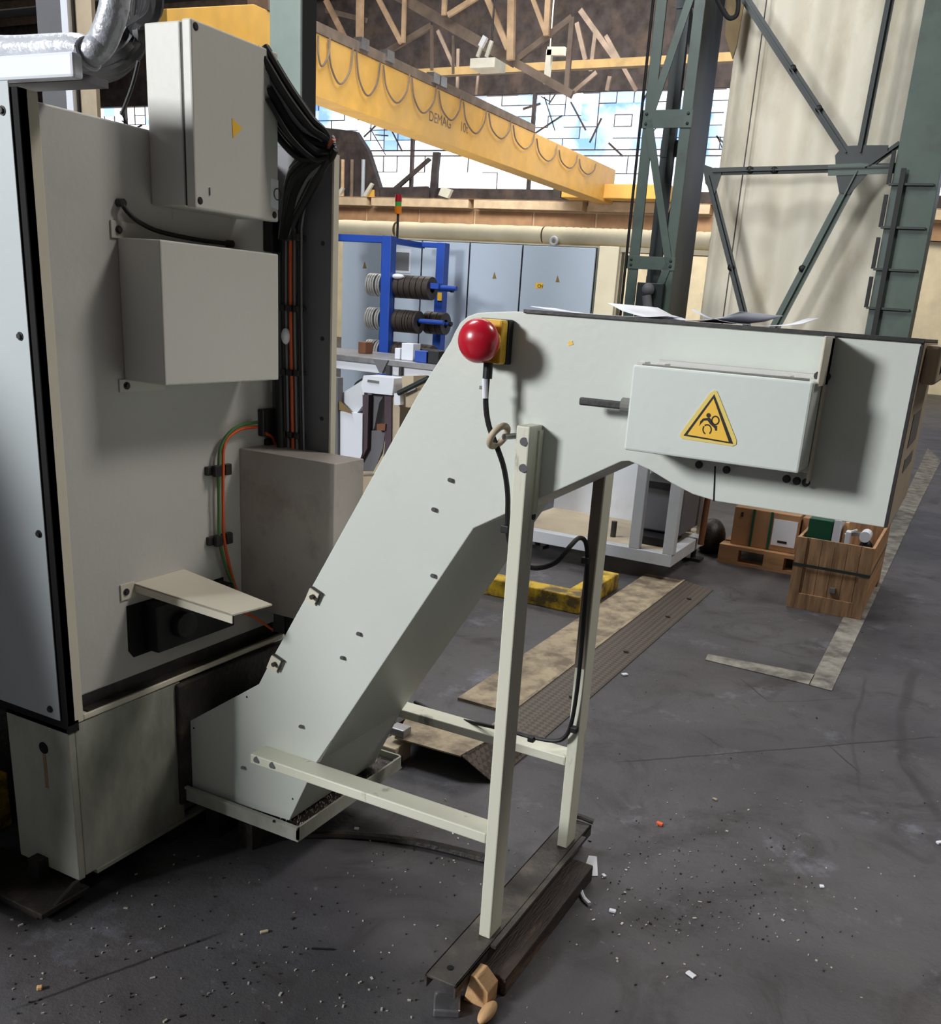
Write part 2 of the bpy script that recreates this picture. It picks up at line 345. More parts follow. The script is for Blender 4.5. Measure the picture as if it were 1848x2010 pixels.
# ================================================================== SETTING
def floor_mat():
    m = bpy.data.materials.new('stained_concrete_floor'); m.use_nodes = True; nt = m.node_tree; b = nt.nodes['Principled BSDF']
    Nn = nt.nodes.new; Lk = nt.links.new
    g = Nn('ShaderNodeNewGeometry')
    def noise(scale, detail=8, rough=0.6, dist=0.0):
        n = Nn('ShaderNodeTexNoise'); n.inputs['Scale'].default_value = scale; n.inputs['Detail'].default_value = detail
        n.inputs['Roughness'].default_value = rough; n.inputs['Distortion'].default_value = dist
        Lk(g.outputs['Position'], n.inputs['Vector']); return n.outputs['Fac']
    def rampf(src, p0, p1, c0=(0, 0, 0, 1), c1=(1, 1, 1, 1)):
        r = Nn('ShaderNodeValToRGB'); r.color_ramp.elements[0].position = p0; r.color_ramp.elements[1].position = p1
        r.color_ramp.elements[0].color = c0; r.color_ramp.elements[1].color = c1; Lk(src, r.inputs[0]); return r.outputs[0]
    def mixc(fac, a, bcol):
        x = Nn('ShaderNodeMixRGB'); Lk(fac, x.inputs['Fac']); Lk(a, x.inputs['Color1']); x.inputs['Color2'].default_value = bcol; return x.outputs[0]
    base = rampf(noise(1.1, 10, 0.6, 0.4), 0.3, 0.72, rgb(56, 54, 58), rgb(92, 90, 93))
    base = mixc(rampf(noise(0.7, 6), 0.5, 0.75, c1=(0.6,) * 3 + (1,)), base, rgb(84, 77, 72))
    base = mixc(rampf(noise(2.3, 10, 0.72, 1.6), 0.5, 0.68, c1=(0.85,) * 3 + (1,)), base, rgb(42, 38, 39))
    base = mixc(rampf(noise(7.5, 10, 0.75, 0.6), 0.54, 0.7, c1=(0.5,) * 3 + (1,)), base, rgb(50, 44, 42))
    base = mixc(rampf(noise(2.6, 10, 0.75), 0.58, 0.72, c1=(0.65,) * 3 + (1,)), base, rgb(134, 136, 148))
    base = mixc(rampf(noise(34, 5, 0.6), 0.66, 0.74, c1=(0.4,) * 3 + (1,)), base, rgb(140, 134, 128))
    base = mixc(rampf(noise(26, 5, 0.6), 0.68, 0.74, c1=(0.7,) * 3 + (1,)), base, rgb(30, 27, 28))
    wob = noise(3.5, 6)
    def line(p, q, wd, strength, col):
        p = at(*p, z=0); q = at(*q, z=0); d = (q - p); ln = d.length; d.normalize(); n = Vector((-d.y, d.x, 0))
        v1 = Nn('ShaderNodeVectorMath'); v1.operation = 'DOT_PRODUCT'; v1.inputs[1].default_value = n; Lk(g.outputs['Position'], v1.inputs[0])
        a = Nn('ShaderNodeMath'); a.operation = 'MULTIPLY_ADD'; Lk(wob, a.inputs[0]); a.inputs[1].default_value = 0.05; Lk(v1.outputs['Value'], a.inputs[2])
        s_ = Nn('ShaderNodeMath'); s_.operation = 'SUBTRACT'; Lk(a.outputs[0], s_.inputs[0]); s_.inputs[1].default_value = n.dot(p) + 0.025
        ab = Nn('ShaderNodeMath'); ab.operation = 'ABSOLUTE'; Lk(s_.outputs[0], ab.inputs[0])
        mr = Nn('ShaderNodeMapRange'); mr.inputs[1].default_value = wd * 0.4; mr.inputs[2].default_value = wd; mr.inputs[3].default_value = strength; mr.inputs[4].default_value = 0; Lk(ab.outputs[0], mr.inputs[0])
        v2 = Nn('ShaderNodeVectorMath'); v2.operation = 'DOT_PRODUCT'; v2.inputs[1].default_value = d; Lk(g.outputs['Position'], v2.inputs[0])
        t0 = d.dot(p)
        lo = Nn('ShaderNodeMapRange'); lo.inputs[1].default_value = t0 - 0.02; lo.inputs[2].default_value = t0 + 0.05; Lk(v2.outputs['Value'], lo.inputs[0])
        hi = Nn('ShaderNodeMapRange'); hi.inputs[1].default_value = t0 + ln - 0.05; hi.inputs[2].default_value = t0 + ln + 0.02; hi.inputs[3].default_value = 1; hi.inputs[4].default_value = 0; Lk(v2.outputs['Value'], hi.inputs[0])
        m1 = Nn('ShaderNodeMath'); m1.operation = 'MULTIPLY'; Lk(mr.outputs[0], m1.inputs[0]); Lk(lo.outputs[0], m1.inputs[1])
        m2 = Nn('ShaderNodeMath'); m2.operation = 'MULTIPLY'; Lk(m1.outputs[0], m2.inputs[0]); Lk(hi.outputs[0], m2.inputs[1])
        nonlocal base
        base = mixc(m2.outputs[0], base, col)
    dk = rgb(28, 26, 28)
    line((1210, 1496), (1848, 1446), 0.006, 0.85, dk)          # slab joint
    line((1627, 1462), (1690, 1520), 0.005, 0.85, dk)
    line((1450, 1330), (1508, 1376), 0.006, 0.7, dk)
    line((1370, 1436), (1425, 1470), 0.006, 0.6, dk)
    line((1510, 1378), (1690, 1370), 0.005, 0.5, dk)
    line((1800, 1310), (1768, 1400), 0.03, 0.6, rgb(44, 40, 42))  # tyre tracks
    line((1768, 1400), (1775, 1500), 0.025, 0.55, rgb(44, 40, 42))
    line((1775, 1500), (1848, 1610), 0.025, 0.55, rgb(44, 40, 42))
    line((1700, 1330), (1672, 1450), 0.01, 0.5, rgb(44, 40, 42))
    line((1672, 1450), (1690, 1560), 0.01, 0.4, rgb(44, 40, 42))
    line((20, 1985), (440, 1828), 0.006, 0.8, dk)
    line((0, 1800), (300, 1700), 0.12, 0.8, rgb(24, 22, 24))    # broad dark band along the machine
    Lk(base, b.inputs['Base Color'])
    rr = Nn('ShaderNodeMapRange'); rr.inputs[3].default_value = 0.38; rr.inputs[4].default_value = 0.72; Lk(noise(2.2, 6), rr.inputs[0]); Lk(rr.outputs[0], b.inputs['Roughness'])
    bp = Nn('ShaderNodeBump'); bp.inputs['Strength'].default_value = 0.35; bp.inputs['Distance'].default_value = 0.01
    Lk(noise(40, 6, 0.7), bp.inputs['Height']); Lk(bp.outputs[0], b.inputs['Normal'])
    return m
struct(MB().box(-45, 9, -6, 30.6, -0.2, 0).build('floor', floor_mat()))

YW = 30.0
def zw(u, v): return at(u, v, y=YW).z
def xw(u, v): return at(u, v, y=YW).x
# back wall: cream wall, tan panel band with a light ledge, brown strip, window opening, lintel
zb0, zb1 = zw(655, 434), zw(655, 394); zled = zw(655, 408)
zwin0, zwin1 = zw(960, 371), zw(1200, 178)
mb = MB().box(-45, 9, YW, YW + 0.4, 0, zb0)
wl = struct(mb.build('wall_back', M['wall_cream']))
mb = MB(); x = -45
while x < 9:
    mb.box(x, x + 2.12, YW - 0.25, YW + 0.3, zb0, zled); x += 2.2
struct(mb.build('trim_1', M['band']))
mb = MB(); x = -45
while x < 9:
    mb.box(x, x + 3.9, YW - 0.6, YW + 0.2, zled + 0.05, zled + 0.33)
    x += 4.1
mb.box(-45, 9, YW - 0.2, YW + 0.3, zb0, zb1)
struct(mb.build('trim_2', M['band_light']))
struct(MB().box(-45, 9, YW - 0.62, YW + 0.3, zb1 + 0.075, zb1 + 0.085).build('trim_3', M['band']))
struct(MB().box(-45, 9, YW, YW + 0.3, zb1, zwin0).build('trim_4', M['wall_brown']))
struct(MB().box(-45, 9, YW, YW + 0.3, zwin1, 11.5).build('trim_5', M['wall_brown']))
# side walls
struct(MB().box(-45.4, -45, -6, YW, 0, 11.3).build('wall_left', M['wall_dim']))
struct(MB().box(9, 9.3, -6, YW, 0, 11.3).build('wall_right', M['wall_dim']))
struct(MB().box(-45.4, 9.3, -6.3, -6, 0, 11.3).build('wall_front', M['wall_dim']))
# windows: steel glazing grids with some panes broken out
rnd = random.Random(3)
def window(n, x0, x1):
    fr = MB(); pan = {k: MB() for k in ('glass_clear', 'glass_blue', 'glass_milky')}
    zs = [zwin0, zwin0 + (zwin1 - zwin0) * 0.36, zwin0 + (zwin1 - zwin0) * 0.42, zwin1]
    nx = max(2, round((x1 - x0) / 0.55)); dx = (x1 - x0) / nx
    fr.box(x0, x0 + 0.09, YW, YW + 0.15, zwin0, zwin1)
    for a, b_, rows in ((zs[0], zs[1], 2), (zs[2], zs[3], 5)):
        dz = (b_ - a) / rows
        keep = 0.4 if a == zs[0] else 0.62      # bars left out at random, more in the lower band to mimic glare
        fr.box(x0, x1, YW + 0.04, YW + 0.1, a - 0.015, a + 0.015)
        fr.box(x0, x1, YW + 0.04, YW + 0.1, b_ - 0.015, b_ + 0.015)
        for i in range(nx + 1):
            for j in range(rows):
                if rnd.random() < keep: fr.box(x0 + i * dx - 0.009, x0 + i * dx + 0.009, YW + 0.05, YW + 0.09, a + j * dz, a + (j + 1) * dz)
                if 0 < j and rnd.random() < keep: fr.box(x0 + i * dx, min(x1, x0 + (i + 1) * dx), YW + 0.05, YW + 0.09, a + j * dz - 0.01, a + j * dz + 0.01)
        for i in range(nx):
            for j in range(rows):
                r = rnd.random()
                if r < 0.4: continue
                k = 'glass_clear' if r < 0.66 else ('glass_blue' if r < 0.93 else 'glass_milky')
                if a == zs[0] and k == 'glass_blue': k = 'glass_clear'
                X, Z = x0 + i * dx, a + j * dz
                if rnd.random() < 0.35:   # broken pane: keep a jagged remainder
                    pts = [(X, Z), (X + dx, Z), (X + dx * (0.6 + 0.4 * rnd.random()), Z + dz * (0.3 + 0.4 * rnd.random())), (X + dx * 0.45, Z + dz * (0.2 + 0.3 * rnd.random())), (X, Z + dz * (0.5 + 0.5 * rnd.random()))]
                    pan[k].poly([(p[0], YW + 0.065, p[1]) for p in pts], (0, 0.006, 0))
                else: pan[k].box(X, X + dx, YW + 0.065, YW + 0.071, Z, Z + dz)
    o = struct(fr.build('window_%d' % n, M['wall_brown']))
    bb_ = MB()
    for _ in range(9):   # bent and broken glazing bars
        X, Z = rnd.uniform(x0, x1), rnd.uniform(zs[2], zs[3]); a_ = rnd.uniform(-1.2, 1.2); l_ = rnd.uniform(0.3, 1.1)
        bb_.bar((X, YW + 0.02, Z), (X + l_ * math.cos(a_), YW + 0.02, Z + l_ * math.sin(a_)), rnd.uniform(0.02, 0.07), 0.02)
    bb_.build('broken_glazing_bars', M['wall_brown'], o)
    for k, p in pan.items():
        if len(p.bm.verts): p.build('window_pane', M[k], o)
xs = [-42 + i * 4.55 for i in range(12)]
for i in range(len(xs) - 1): window(i + 1, xs[i], xs[i + 1])
# roof deck with purlins
mb = MB().box(-45.4, 9.3, -6.3, YW + 0.4, 11.3, 11.5)
struct(mb.build('ceiling', M['roof']))
mb = MB()
for y in [9 + 1.7 * i for i in range(13)]: mb.box(-45, 9, y, y + 0.14, 11.05, 11.3)
struct(mb.build('trim_6', M['truss_dark']))

# painted floor lines
def floorstrip(name, pts, h=0.003, m='line_paint'):
    mb = MB(); mb.poly([(p.x, p.y, 0.0005) for p in pts], (0, 0, h)); return struct(mb.build(name, M[m]))
floorstrip('trim_7', [at(1588, 1345, z=0), at(1633, 1357, z=0), at(1800, 1000, z=0), at(1848, 905, z=0), at(1822, 880, z=0), at(1770, 990, z=0)])
floorstrip('trim_8', [at(1385, 1296, z=0), at(1590, 1345, z=0), at(1600, 1325, z=0), at(1390, 1285, z=0)])
# dirt-worn screed strip and tread-plate ramp beside it
pA, pB = at(1024, 1397, z=0), at(1349, 1145, z=0)
xr = (pA.x + pB.x) / 2
mb = MB().box(xr - 0.26, xr, 3.02, pB.y, 0, 0.012)
struct(mb.build('trim_9', M['worn_screed']))
tr = thing('cable_ramp', 'long tread-plate floor ramp running away past the support legs, cream worn upper edge', 'ramp', (xr + 0.08, 4.0, 0))
xt = (at(1243, 1300, z=0).x + at(1379, 1176, z=0).x) / 2
MB().poly([(xr, 2.75, 0.03), (xt, 2.75, 0.004), (xt, 2.75, 0.0), (xr, 2.75, 0.0)], (0, pB.y - 2.75 - 0.05, 0)).build('tread_plate', M['tread'], tr)
MB().box(xr - 0.012, xr, 2.75, pB.y - 0.05, 0, 0.034).build('edge_strip', M['worn_screed'], tr)
for y in (3.3, 3.95, 4.6, 5.0):
    bolt(tr, (xt - 0.06, y, 0.012), (0, 0, 1), 0.012, 0.006)

# ================================================================== MACHINE TOOL
XE = -1.776          # outer edge of frame
XP = -1.80           # big rear panel plane
Y0 = 1.362
Y1 = 2.13
T = thing('machine_tool', 'large off-white machine tool cabinet on the left with enclosures, cables and dirty base', 'machine', (-2.3, 2.0, 0))
def A(u, v, **k): return at(u, v, **k)
ztop = 1.838
zbot = 0.482
# main rear panel
MB().box(-2.95, XP - 0.004, Y0 + 0.04, Y1 + 0.0, 0.5, 0.54).build('ledge_shadow_strip', M['grime'], T)  # dark strip at the foot of the rear panel
MB().box(-2.95, XP, Y0 + 0.02, Y1 + 0.02, 0.532, ztop - 0.012).build('rear_panel', M['machine'], T, bevel=0.004)
# folded corner strip and bottom rail
xl = A(68, 600, y=Y0).x
MB().box(xl, XE, Y0, Y0 + 0.045, zbot, ztop).build('corner_strip', M['machine_edge'], T, bevel=0.003)
MB().box(XP - 0.02, XE + 0.004, Y0 + 0.045, Y1 + 0.02, zbot, zbot + 0.016).build('bottom_rail', M['machine_edge'], T, bevel=0.003)
# side cover plate with gap
xsc = A(51, 600, y=Y0 - 0.006).x
sc_ = MB().box(-2.95, xsc, Y0 - 0.006, Y0 - 0.003, zbot + 0.012, ztop + 0.01).build('side_cover', M['side_cover'], T, bevel=0.003)
MB().box(-2.94, xl, Y0 - 0.001, Y0 + 0.02, zbot, ztop).build('shadow_gap', M['void'], T)
for (u, v) in ((5, 217), (40, 660), (77, 1048), (99, 1392)):
    bolt(sc_, A(u, v, y=Y0 - 0.006), (0, -1, 0), 0.006, 0.006)
MB().box(-2.95, xl, Y0 + 0.0, Y0 + 0.03, zbot - 0.02, zbot + 0.008).build('bottom_seal', M['void'], T)
# base
xb0 = A(11, 1414, y=Y0).x
bp = MB().box(xb0 + 0.005, XE, Y0, Y0 + 0.02, 0.055, zbot - 0.006).build('base_front_plate', M['base'], T, bevel=0.003)
c = A(86, 1468, y=Y0)
MB().cyl((c.x, Y0 - 0.0015, c.z), (c.x, Y0 + 0.001, c.z), 0.0155, 24).build('lifting_hole', M['void'], bp, label='black round hole')
MB().box(c.x - 0.006, c.x + 0.006, Y0 - 0.0008, Y0, c.z - 0.11, c.z - 0.018).build('rust_streak', mat('rust_run', rgb(150, 122, 90), 0.6, var=0.1), bp)
MB().box(xb0 + 0.005, XE, Y0 + 0.02, 1.72, 0.06, zbot - 0.003).box(xb0 + 0.005, XE - 0.03, 1.72, Y1 + 0.03, 0.06, zbot - 0.003).build('base_side', M['base'], T, bevel=0.003)
MB().box(-2.9, XE - 0.012, Y0 + 0.3, Y1 + 0.03, 0.0, 0.06).box(-2.9, xb0, Y0 + 0.3, Y1, 0.06, zbot).build('base_plinth', M['grime'], T)
MB().box(-2.1, XE + 0.012, Y0 - 0.12, Y0 + 0.02, 0.018, 0.034).poly([(XE + 0.012, Y0 - 0.12, 0.018), (XE + 0.012, Y0 + 0.0, 0.018), (XE + 0.002, Y0, 0.06), (XE + 0.002, Y0 - 0.015, 0.06)], (-0.01, 0, 0)).box(-2.0, XE - 0.02, Y0 - 0.11, Y0 + 0.01, 0, 0.02).build('foot_flange', M['grime'], T, bevel=0.003)
q = A(75, 1715, z=0.04)
MB().box(q.x - 0.02, q.x + 0.02, Y0 - 0.03, Y0 - 0.001, 0.034, 0.085).build('flange_bracket', M['grime'], T)
MB().box(XE - 0.02, XE + 0.006, Y0 + 0.05, Y1 + 0.05, 0.052, 0.062).build('plinth_lip', M['base'], T)
# dark box painting the shadowed opening where the conveyor enters
MB().box(XE - 0.01, XE + 0.012, 1.70, 2.2, 0.11, 0.475).build('conveyor_opening', M['grime'], T, bevel=0.006)
# machine top rails
MB().box(-2.95, XP, Y0 + 0.02, Y0 + 0.06, ztop - 0.01, ztop + 0.004).build('top_lip', M['machine_edge'], T)

# --- rear column with the hose clips
xc = A(650, 600, y=Y1).x
ztc = A(652, 285, y=Y1).z
colm = MB().box(XP - 0.01, xc, Y1, Y1 + 0.015, 0.5, ztc).build('rear_column', M['column_grey'], T, bevel=0.003)
MB().box(xc, xc + 0.006, Y1 - 0.002, Y1 + 0.02, 0.5, ztc - 0.02).build('column_edge', M['machine_edge'], T)
for (u, v) in ((633, 665), (632, 822), (634, 478)):
    bolt(colm, A(u, v, y=Y1), (0, -1, 0), 0.004, 0.003)
# --- upper electrical enclosure
ye = A(297, 398, x=XP).y
xf = A(384, 409, y=ye).x
yf2 = A(547, 441, x=xf).y
z0 = A(384, 409, y=ye).z; z1 = A(373, 34, y=ye).z
en = MB().box(XP, xf - 0.032, ye, yf2, z0 + 0.004, z1 - 0.003).build('electrical_enclosure', M['enclosure'], T, bevel=0.004)
MB().box(xf - 0.032, xf - 0.026, ye + 0.004, yf2 - 0.004, z0 + 0.006, z1 - 0.006).build('lid_gasket', M['black'], en)
lid = MB().box(xf - 0.026, xf, ye, yf2, z0, z1).build('enclosure_lid', M['enclosure'], en, bevel=0.004)
for (u, v) in ((393, 394), (539, 422), (384, 52), (535, 113)):
    bolt(en, A(u, v, x=xf), (1, 0, 0), 0.0055, 0.002, name='screw')
MB().poly([A(455, 232, x=xf), A(475, 252, x=xf), A(457, 271, x=xf)], (0.0012, 0, 0)).build('warning_triangle', M['sign_yellow'], en, label='small yellow warning triangle')
MB().poly([A(531, 350, x=xf), A(546, 354, x=xf), A(546, 412, x=xf), A(531, 406, x=xf)], (0.001, 0, 0)).build('rating_sticker', M['paper'], en)
cc = A(546, 382, x=xf)
MB().torus((xf + 0.0015, cc.y - 0.004, cc.z), (1, 0, 0), 0.013, 0.0012, 24, 6).build('sticker_symbol', M['ink'], en)
MB().box(xf, xf + 0.002, A(410, 365, x=xf).y, A(412, 365, x=xf).y, A(410, 383, x=xf).z, A(410, 368, x=xf).z).build('scratch', M['grey_ink'], en)
# black fitting underneath
k1 = A(516, 470, x=XP)
MB().box(XP, XP + 0.03, k1.y, k1.y + 0.09, k1.z - 0.03, k1.z + 0.05).build('cable_gland_block', M['black'], T, bevel=0.004)
# --- square cover box
yb = A(230, 470, x=XP).y
xq = A(314, 470, y=yb).x
zq1, zq0 = A(314, 470, y=yb).z, A(325, 757, y=yb).z
yq = A(547, 500, x=xq).y
cb = MB().box(XP, xq, yb, yq, zq0, zq1).build('cover_box', M['enclosure'], T, bevel=0.0035)
for (u, v, s_) in ((220, 432, 1), (236, 770, -1)):
    p = A(u, v, x=XP)
    zz = (zq1 - 0.002, p.z) if s_ > 0 else (p.z, zq0 + 0.002)
    tb = MB().box(XP, XP + 0.004, yb - 0.018, yb + 0.12, min(zz), max(zz)).build('mounting_tab', M['enclosure'], cb, bevel=0.001)
    bolt(cb, (XP + 0.004, yb + 0.002, (zz[0] + zz[1]) / 2), (1, 0, 0), 0.006, 0.006)
# short black hose over the box
pts = [A(238, 398, x=XP + 0.01), A(252, 418, x=XP + 0.022), A(275, 437, x=XP + 0.03), A(315, 455, x=XP + 0.03), (A(390, 471, x=XP + 0.03)), A(455, 479, x=XP + 0.015)]
h_ = MB().tube(pts, 0.0052, 10).build('hose', M['black'], T, smooth=True, label='short black hose between the enclosures')
for p in (pts[0], pts[-1]): MB().cyl((XP, p.y, p.z), (XP + 0.018, p.y, p.z), 0.009, 12).build('hose_fitting', M['dark_metal'], h_)
# --- drip shelf and motor opening
ys0 = A(262, 1150, x=XP).y; zs = A(262, 1145, x=XP).z
ys1 = A(345, 1122, x=XP).y
pz = A(455, 1205, z=zs - 0.02)
xs1 = pz.x
sh = MB().poly([(XP, ys0, zs), (XP, ys1 + 0.03, zs + 0.0), (xs1 + 0.02, A(522, 1178, x=xs1).y, zs - 0.022), (xs1, pz.y, zs - 0.022)], (0, 0, -0.004)).build('drip_shelf', M['machine_edge'], T)
MB().poly([(XP, ys0, zs), (xs1, pz.y, zs - 0.022), (xs1, pz.y, zs - 0.045), (XP, ys0, zs - 0.022)], (0, 0.003, 0)).build('shelf_lip', M['machine_edge'], sh)
pp = A(235, 1150, x=XP); p2 = A(262, 1190, x=XP)
tb = MB().box(XP, XP + 0.004, pp.y, p2.y + 0.005, zs - 0.035, zs + 0.005).build('mounting_tab', M['machine_edge'], sh)
bolt(sh, A(248, 1162, x=XP + 0.004), (1, 0, 0), 0.006, 0.005)
bolt(sh, A(360, 1126, x=XP + 0.002), (1, 0, 0), 0.006, 0.005)
pa, pb, pc, pd = A(248, 1190, x=XP), A(252, 1278, x=XP), A(262, 1290, x=XP), A(440, 1240, x=XP)
MB().poly([(XP - 0.001, pa.y, pa.z), (XP - 0.001, pb.y, pb.z), (XP - 0.001, pc.y, pc.z), (XP - 0.001, pd.y, pc.z), (XP - 0.001, pd.y, pa.z)], (0.003, 0, 0)).build('motor_opening', M['void'], T)
MB().box(XP, XP + 0.05, pa.y + 0.05, pd.y - 0.01, pc.z + 0.01, pa.z - 0.005).cyl((XP + 0.05, pa.y + 0.13, (pa.z + pc.z) / 2), (XP + 0.075, pa.y + 0.13, (pa.z + pc.z) / 2), 0.035, 16).build('coolant_pump', M['black'], T, bevel=0.004)
# ledge grime
MB().box(XP, XE + 0.001, Y0 + 0.06, Y1, 0.499, 0.5015).build('ledge_grime', M['grime'], T)
for (u, v) in ((512, 903), (515, 1005), (513, 1100)):
    bolt(T, A(u, v, x=XP), (1, 0, 0), 0.0045, 0.004)
# --- hose pair and clips on the panel
def clip(u, v, x=None, y=None, parent=T, n=2):
    if x is not None:
        p = A(u, v, x=x)
        mb = MB().box(x, x + 0.012, p.y - 0.045, p.y + 0.045, p.z - 0.012, p.z + 0.012)
        for k in range(n): mb.box(x + 0.012, x + 0.026, p.y - 0.03 + k * 0.04, p.y - 0.008 + k * 0.04, p.z - 0.015, p.z + 0.015)
    else:
        p = A(u, v, y=y)
        mb = MB().box(p.x - 0.035, p.x + 0.035, y - 0.01, y, p.z - 0.006, p.z + 0.006)
        for k in range(3): mb.box(p.x - 0.033 + k * 0.024, p.x - 0.016 + k * 0.024, y - 0.034, y - 0.01, p.z - 0.0085, p.z + 0.0085)
    return mb.build('cable_clip', M['dark_metal'], parent, bevel=0.002)
clip(425, 921, x=XP); clip(428, 1057, x=XP)
p = A(520, 840, x=XP)
MB().box(XP, XP + 0.02, p.y - 0.03, p.y + 0.05, p.z - 0.02, p.z + 0.055).build('cable_clip', M['dark_metal'], T, bevel=0.003)
MB().box(XP, XP + 0.015, p.y - 0.005, p.y + 0.06, p.z - 0.09, p.z - 0.03).build('connector_block', M['black'], T, bevel=0.003)
for mt, off, lab in (('green_cable', 0, 'green hose'), ('orange', 8, 'orange hose')):
    xx = XP + 0.02
    pts = [A(505, 829 + off * 1.1, x=xx), A(475, 834 + off, x=xx), A(450, 850 + off * 0.9, x=xx), A(433 + off * 0.8, 880, x=xx), A(430 + off, 920, x=xx), A(430 + off, 1000, x=xx), A(431 + off * 1.1, 1055, x=xx), A(440 + off, 1100, x=xx), A(458 + off * 0.4, 1150, x=xx), A(480, 1195, x=xx)]
    MB().tube(pts, 0.0045, 8).build('hose', M[mt], T, smooth=True, label=lab)
MB().tube([A(470, 1200, x=XP + 0.05), A(500, 1212, x=XP + 0.07), A(535, 1236, x=XP + 0.08)], 0.0035, 8).build('hose', M['orange'], T, smooth=True, label='orange hose end below the drip shelf')
MB().tube([A(520, 850, x=XP + 0.02), A(534, 858, x=XP + 0.02), A(540, 872, x=XP + 0.015)], 0.0045, 8).build('hose', M['orange'], T, smooth=True)
# --- cable run on the rear column
for (u, v) in ((582, 467), (582, 606), (583, 731), (583, 852)): clip(u, v, y=Y1)
cab = [('grey_cable', 562, 0.004), ('orange', 571, 0.0052), ('grey_cable', 579, 0.004), ('black', 587, 0.0048), ('grey_cable', 592, 0.003), ('black', 556, 0.0075)]
for i, (mt, u, r) in enumerate(cab):
    yy = Y1 - 0.022
    pts = [A(655 + i, 268 + 5 * i, y=yy - 0.06), A(632 + i * 2, 300 + 4 * i, y=yy - 0.04), A(u + 32, 345, y=yy - 0.02), A(u + 11, 390, y=yy), A(u + 1, 440, y=yy), A(u, 480, y=yy), A(u, 606, y=yy), A(u + 2, 731, y=yy), A(u + 4, 852, y=yy), A(u + 5, 895, y=yy)]
    MB().tube(pts, r, 8).build('cable', M[mt], T, smooth=True)
pts = [A(565, 880, y=Y1 - 0.04), A(570, 897, y=Y1 - 0.035)]
MB().tube([A(548, 740, y=Y1 - 0.03), A(551, 850, y=Y1 - 0.03), A(556, 960, y=Y1 - 0.04), A(562, 1080, y=Y1 - 0.05), A(566, 1200, y=Y1 - 0.05), A(568, 1290, y=Y1 - 0.05)], 0.012, 10).build('cable', M['black'], T, smooth=True, label='thick black cable')
p = A(561, 660, y=Y1 - 0.03)
MB().sphere(p, 0.012, (1, 1, 1.8)).build('inline_connector', M['rail_white'], T)
# --- bundle of black cables coming down from above
rb = random.Random(5)
for i in range(34):
    a, b2, c2 = rb.uniform(-1, 1), rb.uniform(-1, 1), rb.uniform(0, 1)
    pts = [A(515 + 14 * a, 90 + 110 * c2, y=1.98 + 0.03 * b2), A(560 + 14 * a, 165 + 110 * c2, y=2.02 + 0.04 * b2), A(606 + 14 * a, 232 + 85 * c2, y=2.05 + 0.03 * b2), A(640 + 5 * a, 272 + 40 * c2, y=2.06), A(596 + 24 * a, 330 + 35 * c2, y=2.08), A(570 + 12 * a, 420 + 10 * c2, y=2.1), A(560 + 8 * a, 470, y=2.105)]
    MB().tube(pts, 0.0095 if i % 3 else 0.006, 7).build('cable', M['black'] if i % 11 else M['grey_cable'], T, smooth=True)
# --- guard box below the cable run
gy = 1.99
pg = A(657, 911, y=gy); gx = pg.x; gz = pg.z
gy2 = A(715, 901, x=gx).y
gb = MB().box(XP, gx, gy, gy2, 0.62, gz).build('hose_guard_box', M['guard'], T, bevel=0.003)
# --- pipe and flexible duct on top
p = A(0, 135, y=Y0 + 0.02); p2 = A(151, 128, y=Y0 + 0.02)
tray = MB().box(p.x - 0.4, p2.x, Y0 + 0.01, Y0 + 0.035, p2.z - 0.022, p2.z + 0.022).build('cable_tray', M['rail_white'], T, bevel=0.006)
MB().box(p.x - 0.4, p2.x - 0.01, Y0 + 0.035, Y0 + 0.1, p2.z - 0.022, p2.z - 0.008).build('tray_underside', M['column_grey'], T)
MB().tube([A(-60, 95, y=Y0 + 0.05), A(20, 100, y=Y0 + 0.05), A(90, 98, y=Y0 + 0.05), A(150, 96, y=Y0 + 0.05), A(168, 102, y=Y0 + 0.05)], 0.027, 18).build('flexible_duct', M['foil'], T, smooth=True, label='silver foil-wrapped duct')
pts = [A(164, 106, y=Y0 + 0.06), A(183, 100, y=Y0 + 0.06), A(200, 82, y=Y0 + 0.07), A(211, 58, y=Y0 + 0.07), A(222, 22, y=Y0 + 0.07), A(229, -30, y=Y0 + 0.07), A(225, -90, y=Y0 + 0.07)]
MB().tube(pts, 0.026, 18).build('flexible_duct', M['foil'], T, smooth=True, label='silver foil-wrapped duct rising out of view')
MB().torus(A(172, 104, y=Y0 + 0.055), (1, 0, 0.25), 0.027, 0.005).build('duct_collar', M['foil'], T, smooth=True)
for i in range(26):
    a = rb.uniform(-1, 1); c2 = rb.uniform(0, 1)
    pts = [A(150 + 8 * a, 132 + 12 * c2, y=1.95 + 0.06 * a), A(202 + 6 * a, 146 - 30 * c2 + 6 * a, y=1.95 + 0.05 * a), A(245 - 12 * c2, 132 - 50 * c2, y=1.95 + 0.05 * a), A(278 - 26 * c2, 84 - 30 * c2, y=1.95), A(256 + 44 * c2 + 8 * a, 30 - 10 * c2, y=1.95), A(258 + 44 * c2, -50, y=1.95)]
    MB().tube(pts, 0.021, 8).build('cable', M['black'], T, smooth=True)
MB().tube([A(272, 120, y=1.7), A(262, 160, y=1.7), A(250, 195, y=1.7), A(238, 225, y=1.7)], 0.004, 6).build('cable', M['black'], T, smooth=True)

